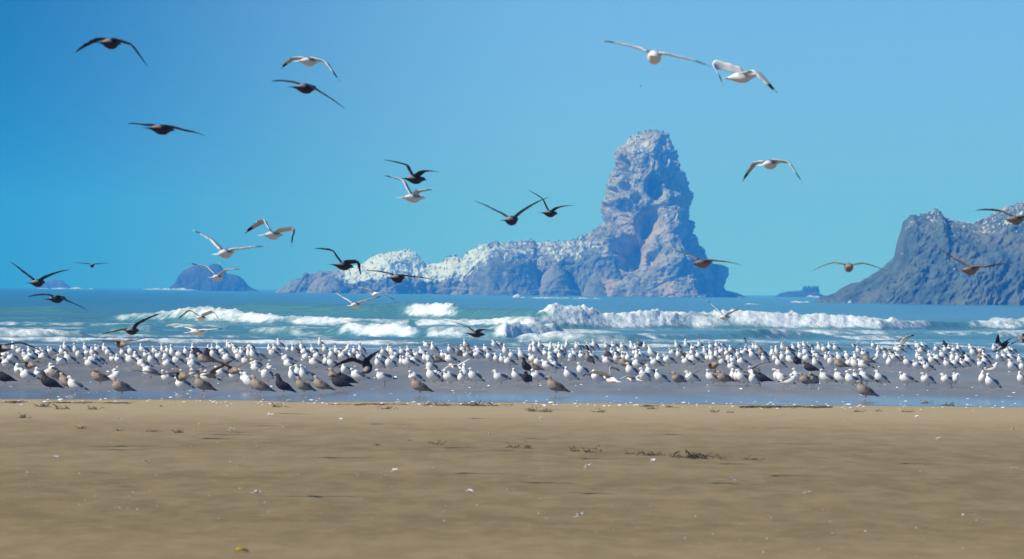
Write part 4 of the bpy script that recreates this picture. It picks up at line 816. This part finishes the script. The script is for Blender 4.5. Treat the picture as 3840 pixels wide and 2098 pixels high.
# ================================================================ small things on the sand
def u2(x, y): return (x * 1.4907, y * 1.4907)
M_FE = plain('white_feather', (.85, .86, .88), .7); 
def feather_mesh(sd_):
    """a fluffed-up down feather: curled barb tufts round a short quill"""
    r = random.Random(sd_); V, F = [], []
    for k in range(13):
        a0 = 2 * math.pi * k / 13 + r.uniform(-.2, .2); el = r.uniform(.25, 1.25); L0 = r.uniform(.022, .042); w0 = r.uniform(.005, .009); b = len(V); n = 5
        for i in range(n + 1):
            q = i / n; rr = L0 * q * math.cos(el * (1 - .5 * q)); z = .004 + L0 * q * math.sin(el) * (1 - .35 * q); w = w0 * math.sin(math.pi * (q * .85 + .1))
            cx, cy = rr * math.cos(a0), rr * math.sin(a0); sx, sy = -math.sin(a0) * w, math.cos(a0) * w
            V += [(cx - sx, cy - sy, z), (cx, cy, z + .0015), (cx + sx, cy + sy, z)]
        for i in range(n):
            for j in range(2): F.append((b + 3 * i + j, b + 3 * i + j + 1, b + 3 * i + 4 + j, b + 3 * i + 3 + j))
    b = len(V); v, f = loft([(-.008, 0, .006), (-.03, .004, .004), (-.048, .002, .003)], [.0016, .0014, .001], [.0016, .0014, .001], 5); V += [tuple(x) for x in v]; F += [tuple(b + q for q in t) for t in f]
    return mesh('feather', V, F, M_FE)
FM = [feather_mesh(k) for k in range(4)]
feats = [(405, 1027, 'on the pale sand left of centre, near the waterline', 1.5), (680, 1049, 'alone on smooth pale sand below the row of brown gulls', 1.6), (856, 1059, 'on pale sand below the two blackish gulls', 1.2), (718, 1077, 'on pale sand, lower right of the long smear of white', 1), (583, 1085, 'right of a dark crumb of seaweed on the left sand', 1.3),
 (1028, 1112, 'on mid-beach sand just left of the weed specks', 1.3), (140, 1155, 'far left on the darker sand', 1.1), (366, 1164, 'on darker sand right of the far left feather', 1.1), (994, 1189, 'on darker sand at mid-left, below the rounded one', 1.1), (645, 1245, 'large and blurred on the left foreground sand', 1.25), (1182, 1243, 'large and blurred near the middle of the foreground', 1.3),
 (1480, 1178, 'under the left end of the seaweed line', 1.35), (1644, 1163, 'touching the lower side of the seaweed line', 1.0), (1842, 1210, 'standing up on sand right of the seaweed line', 1.15), (1460, 1302, 'the lowest on the foreground sand, middle', 1.2), (2032, 1244, 'bluish and faint on the right foreground sand', 1.1), (2362, 1108, 'on the right-hand beach halfway down', 1.15),
 (2550, 1184, 'by the right edge on the lower beach', 1.1), (2550, 1083, 'by the right edge on the upper beach', 1.1), (1361, 1055, 'on pale sand below the lone brown gull of mid frame', 1), (2307, 1052, 'small, on pale sand near the waterline at right', 1.1), (2520, 1051, 'small, on pale sand near the right corner of the waterline', 1.0), (1233, 1093, 'tiny, on plain sand right of centre-left', .7), (1016, 1078, 'tiny, on the pale sand of mid-left', .7), (300, 1058, 'tiny, on sand at upper left', .7), (492, 1081, 'narrow, on sand left of the seaweed crumb', .8)]
for i, (x, y, w, s) in enumerate(feats):
    o = link('feather', FM[i % 4], None, on_z(*u2(x, y), .0)); o.rotation_euler = (random.uniform(-.25, .25), random.uniform(-.35, .1), random.uniform(-.7, .7) + random.choice([0, 3.14])); o.scale = (s * 1.35,) * 3
    o.location.z += .03 * .5; tag(o, 'white down feather ' + w, 'feather', 'white feathers scattered on the sand')
# seaweed clumps: tangles of bent strands
m_w, nt, bs = new_mat('seaweed'); L(nt, mixc(nt, mrange(nt, noise_tex(nt, 9, 3), .35, .65), (.06, .045, .025), (.16, .115, .055)), bs.inputs['Base Color']); bs.inputs['Roughness'].default_value = .6
m_w2, nt, bs = new_mat('dry_seaweed'); L(nt, mixc(nt, mrange(nt, noise_tex(nt, 9, 3), .35, .65), (.17, .12, .055), (.26, .19, .095)), bs.inputs['Base Color']); bs.inputs['Roughness'].default_value = .7
def weed_mesh(seed, mat, n=18, L_=.19):
    r = random.Random(seed); V, F = [], []
    for k in range(n):
        x, y, z = r.gauss(0, L_ * .45), r.gauss(0, L_ * .35), .004; a = r.uniform(0, 6.28); P = []
        for j in range(7):
            P.append((x, y, max(.003, z))); a += r.uniform(-.8, .8); st = L_ * .16; x += math.cos(a) * st; y += math.sin(a) * st * .8; z += r.uniform(-.03, .042)
        w = r.uniform(.004, .011); v, f = loft(P, [w] * 6 + [.002], [w * .6] * 6 + [.001], 5, [(0, 0, 1)] * 7); b = len(V); V += v; F += [tuple(b + q for q in t) for t in f]
    return mesh('seaweed', V, F, mat)
WM = [weed_mesh(k, m_w if k < 3 else m_w2) for k in range(6)]
weeds = [(60, 1052, 'far left on pale sand', .8, 0), (117, 1025, 'arched up beside the waterline at far left', 1.0, 1), (160, 1030, 'flat strip right of the arched one at far left', .9, 2), (235, 1031, 'thin strip near the waterline at left', .7, 0), (205, 1079, 'small strand on sand below the left strips', .6, 1), (385, 1086, 'dark crumb on open sand at left', .55, 2), (452, 1089, 'dark crumb right of another on open sand', .6, 0), (300, 1084, 'short strand left of the dark crumbs', .4, 1),
 (950, 1122, 'dot on mid-left sand', .4, 0), (1095, 1120, 'pale brown smear left of the seaweed line', .7, 3), (1300, 1128, 'brown clump starting the seaweed line', 1.0, 4), (1330, 1129, 'faint tuft next to the line start', .6, 5), (1440, 1136, 'tawny strip, third along the seaweed line', .9, 3), (1482, 1139, 'dark tuft along the seaweed line', 1.0, 4), (1510, 1140, 'small tuft between two larger ones of the line', .6, 5), (1592, 1144, 'peaked tuft in the middle of the line', .8, 4), (1625, 1147, 'short dark tuft right of the peaked tuft', .7, 1), (1652, 1147, 'twin dark tuft of the line', .8, 2), (1700, 1150, 'thin strand joining the darkest clumps', .6, 5), (1737, 1152, 'long dark clump of the line', 1.2, 1), (1760, 1156, 'dark tail under the long clump', 1.0, 0), (1815, 1157, 'small clump right of the dark tail', .6, 3), (1878, 1158, 'small square clump near the line end', .6, 4), (1905, 1158, 'last faint tuft of the seaweed line', .5, 5),
 (1345, 1036, 'yellowish tuft below the waterline at mid frame', 1.2, 4), (1375, 1037, 'low smear right of the yellowish tuft', .8, 5), (1205, 1022, 'olive strip touching the water at mid-left', 1.2, 1), (1508, 1038, 'tan strip below the waterline, right of middle', .9, 4), (1112, 1021, 'dark leaf-shaped bit at the water edge below the hump', .9, 2), (1640, 1030, 'dark speck at the waterline, below the tower', .6, 0), (1800, 1038, 'small tuft of a pair below the tower foot', .6, 3), (1840, 1039, 'right tuft of the pair below the tower foot', .5, 4), (2160, 1037, 'faint strip under the front brown gull', .6, 5), (2210, 1036, 'short strip right of the front brown gull', .6, 3), (2285, 1038, 'round faint tuft near the waterline at right', .7, 4), (2385, 1021, 'dark flat lump lying in the water edge at right', .9, 2), (2328, 1015, 'dark upright bit in the shallows at right', .6, 0), (970, 1030, 'brown flat leaf of weed below the middle gulls', .8, 1), (700, 1025, 'thin line of weed at the waterline under the blackish gull', 1.0, 2)]
for i, (x, y, w, s, k) in enumerate(weeds):
    p = on_z(*u2(x, y), .0); o = link('seaweed_clump', WM[k], None, p); o.rotation_euler.z = random.uniform(0, 6.28); o.scale = (s * 1.0, s * 1.0, s * .95)
    tag(o, 'seaweed: ' + w, 'seaweed', 'seaweed bits washed up on the beach')
# wrack along the water's edge, foam crumbs in the film of water, shell grit: uncountable
def wrack():
    V, F = [], []; r = random.Random(3)
    spans = [(0, 60, .3), (110, 330, .2), (820, 1300, .15), (1600, 1700, .15), (1860, 2085, .8)]
    for a, b, dn in spans:
        for k in range(int((b - a) * dn * .8)):
            x = r.uniform(a, b); X, Y = x * 1.4907, 1508 + .0062 * x * 1.4907 + r.gauss(3, 1.6); p = on_z(X, Y, 0); w = r.uniform(.003, .008); n = 4; ang = r.uniform(-.6, .6); l = r.uniform(.03, .12)
            P = [(p.x + (j - 1.5) * l * math.cos(ang), p.y + (j - 1.5) * l * math.sin(ang), .004 + r.uniform(0, .025)) for j in range(n)]
            v, f = loft(P, [w] * n, [w * .7] * n, 4, [(0, 0, 1)] * n); o0 = len(V); V += v; F += [tuple(o0 + q for q in t) for t in f]
    tag(link('wrack_line', mesh('wrack_line', V, F, m_w)), 'thin dark line of weed fragments along the edge of the wet sand', 'seaweed', kind='stuff')
wrack()
def crumbs():
    V, F = [], []; r = random.Random(9)
    m, nt, bs = new_mat('foam'); L(nt, mixc(nt, mrange(nt, noise_tex(nt, 30, 2), .3, .7), (.7, .74, .76), (.88, .9, .9)), bs.inputs['Base Color']); bs.inputs['Roughness'].default_value = .6
    def blob(p, a, b, h):
        s = len(V); n = 7
        V.append((p.x, p.y, h)); 
        for lv, (q, z) in enumerate(((.6, .8), (1, .3), (1.02, -.3))):
            for k in range(n): t = 2 * math.pi * k / n + lv * .4; j = r.uniform(.75, 1.2); V.append((p.x + a * q * j * math.cos(t), p.y + b * q * j * math.sin(t), h * z))
        for k in range(n): F.append((s, s + 1 + k, s + 1 + (k + 1) % n))
        for lv in range(2):
            for k in range(n): F.append((s + 1 + lv * n + k, s + 1 + (lv + 1) * n + k, s + 1 + (lv + 1) * n + (k + 1) % n, s + 1 + lv * n + (k + 1) % n))
    for k in range(380):
        x = r.uniform(-60, 3900); t = r.random()
        if t < .55: y = 1508 + .0062 * x - abs(r.gauss(0, 9))
        elif t < .8: y = 1505 + .0062 * x - r.uniform(5, 60)
        else: y = 1505 + .0062 * x + r.uniform(-4, 14)
        p = on_z(x, y, 0); s = math.exp(r.gauss(-.2, .5)); blob(p, .030 * s, .05 * s, .010 * s)
    for k in range(140):
        x = r.uniform(-60, 3900); y = 1505 + .006 * x - r.uniform(60, 180); p = on_z(x, y, 0); s = math.exp(r.gauss(0, .4)); blob(p, .03 * s, .03 * s, .02 * s)
    for k in range(360):
        x = r.uniform(-60, 3900); y = r.uniform(1530, 2090); p = on_z(x, y, 0); s = math.exp(r.gauss(-.9, .4)); blob(p, .012 * s, .012 * s, .008 * s)
    tag(link('foam_crumbs', mesh('foam_crumbs', V, F, m)), 'flecks of foam and shell grit over the wet and dry sand', 'foam', kind='stuff')
crumbs()
# yellow leaf in the foreground
p = on_z(*u2(607, 1391), 0)
V = []; F = []
for i in range(9):
    q = i / 8; w = .030 * math.sin(math.pi * q) ** .8 + .001; V += [(-.05 + .1 * q, -w, .012 + .02 * math.sin(q * 3)), (-.05 + .1 * q, 0, .004 + .012 * math.sin(q * 3)), (-.05 + .1 * q, w, .014 + .018 * math.sin(q * 3))]
    if i: b = 3 * i; F += [(b - 3, b - 2, b + 1, b), (b - 2, b - 1, b + 2, b + 1)]
o = link('dead_leaf', mesh('dead_leaf', V, F, plain('yellow_leaf', (.42, .30, .03), .6)), None, p); o.rotation_euler = (.2, 0, .3); o.scale = (1.5, 1.5, 1.5)
o.modifiers.new('thickness', 'SOLIDIFY').thickness = .003
tag(o, 'small yellow leaf lying on the sand at the bottom edge', 'leaf')

# ================================================================ HAZE
def haze():
    z0, z1 = -5.0, 130.0; X, Y0, Y1 = 10500, -200, 8300
    V = [(-X, Y0, z0), (X, Y0, z0), (X, Y1, z0), (-X, Y1, z0), (-X, Y0, z1), (X, Y0, z1), (X, Y1, z1), (-X, Y1, z1)]
    F = [(0, 3, 2, 1), (4, 5, 6, 7), (0, 1, 5, 4), (1, 2, 6, 5), (2, 3, 7, 6), (3, 0, 4, 7)]
    m = bpy.data.materials.new('sea_haze'); m.use_nodes = True; nt = m.node_tree; nt.nodes.clear()
    out = nt.nodes.new('ShaderNodeOutputMaterial'); v = nt.nodes.new('ShaderNodeVolumePrincipled')
    v.inputs['Color'].default_value = (.03, .245, .84, 1); v.inputs['Density'].default_value = HAZE; v.inputs['Anisotropy'].default_value = 0.0
    if 'Absorption Color' in v.inputs: v.inputs['Absorption Color'].default_value = (.72, .94, 1, 1)
    nt.links.new(v.outputs[0], out.inputs['Volume'])
    me = bpy.data.meshes.new('haze'); me.from_pydata(V, [], F); me.update(); me.materials.append(m)
    tag(link('haze', me), kind='stuff')
HAZE = 0.00036
haze()
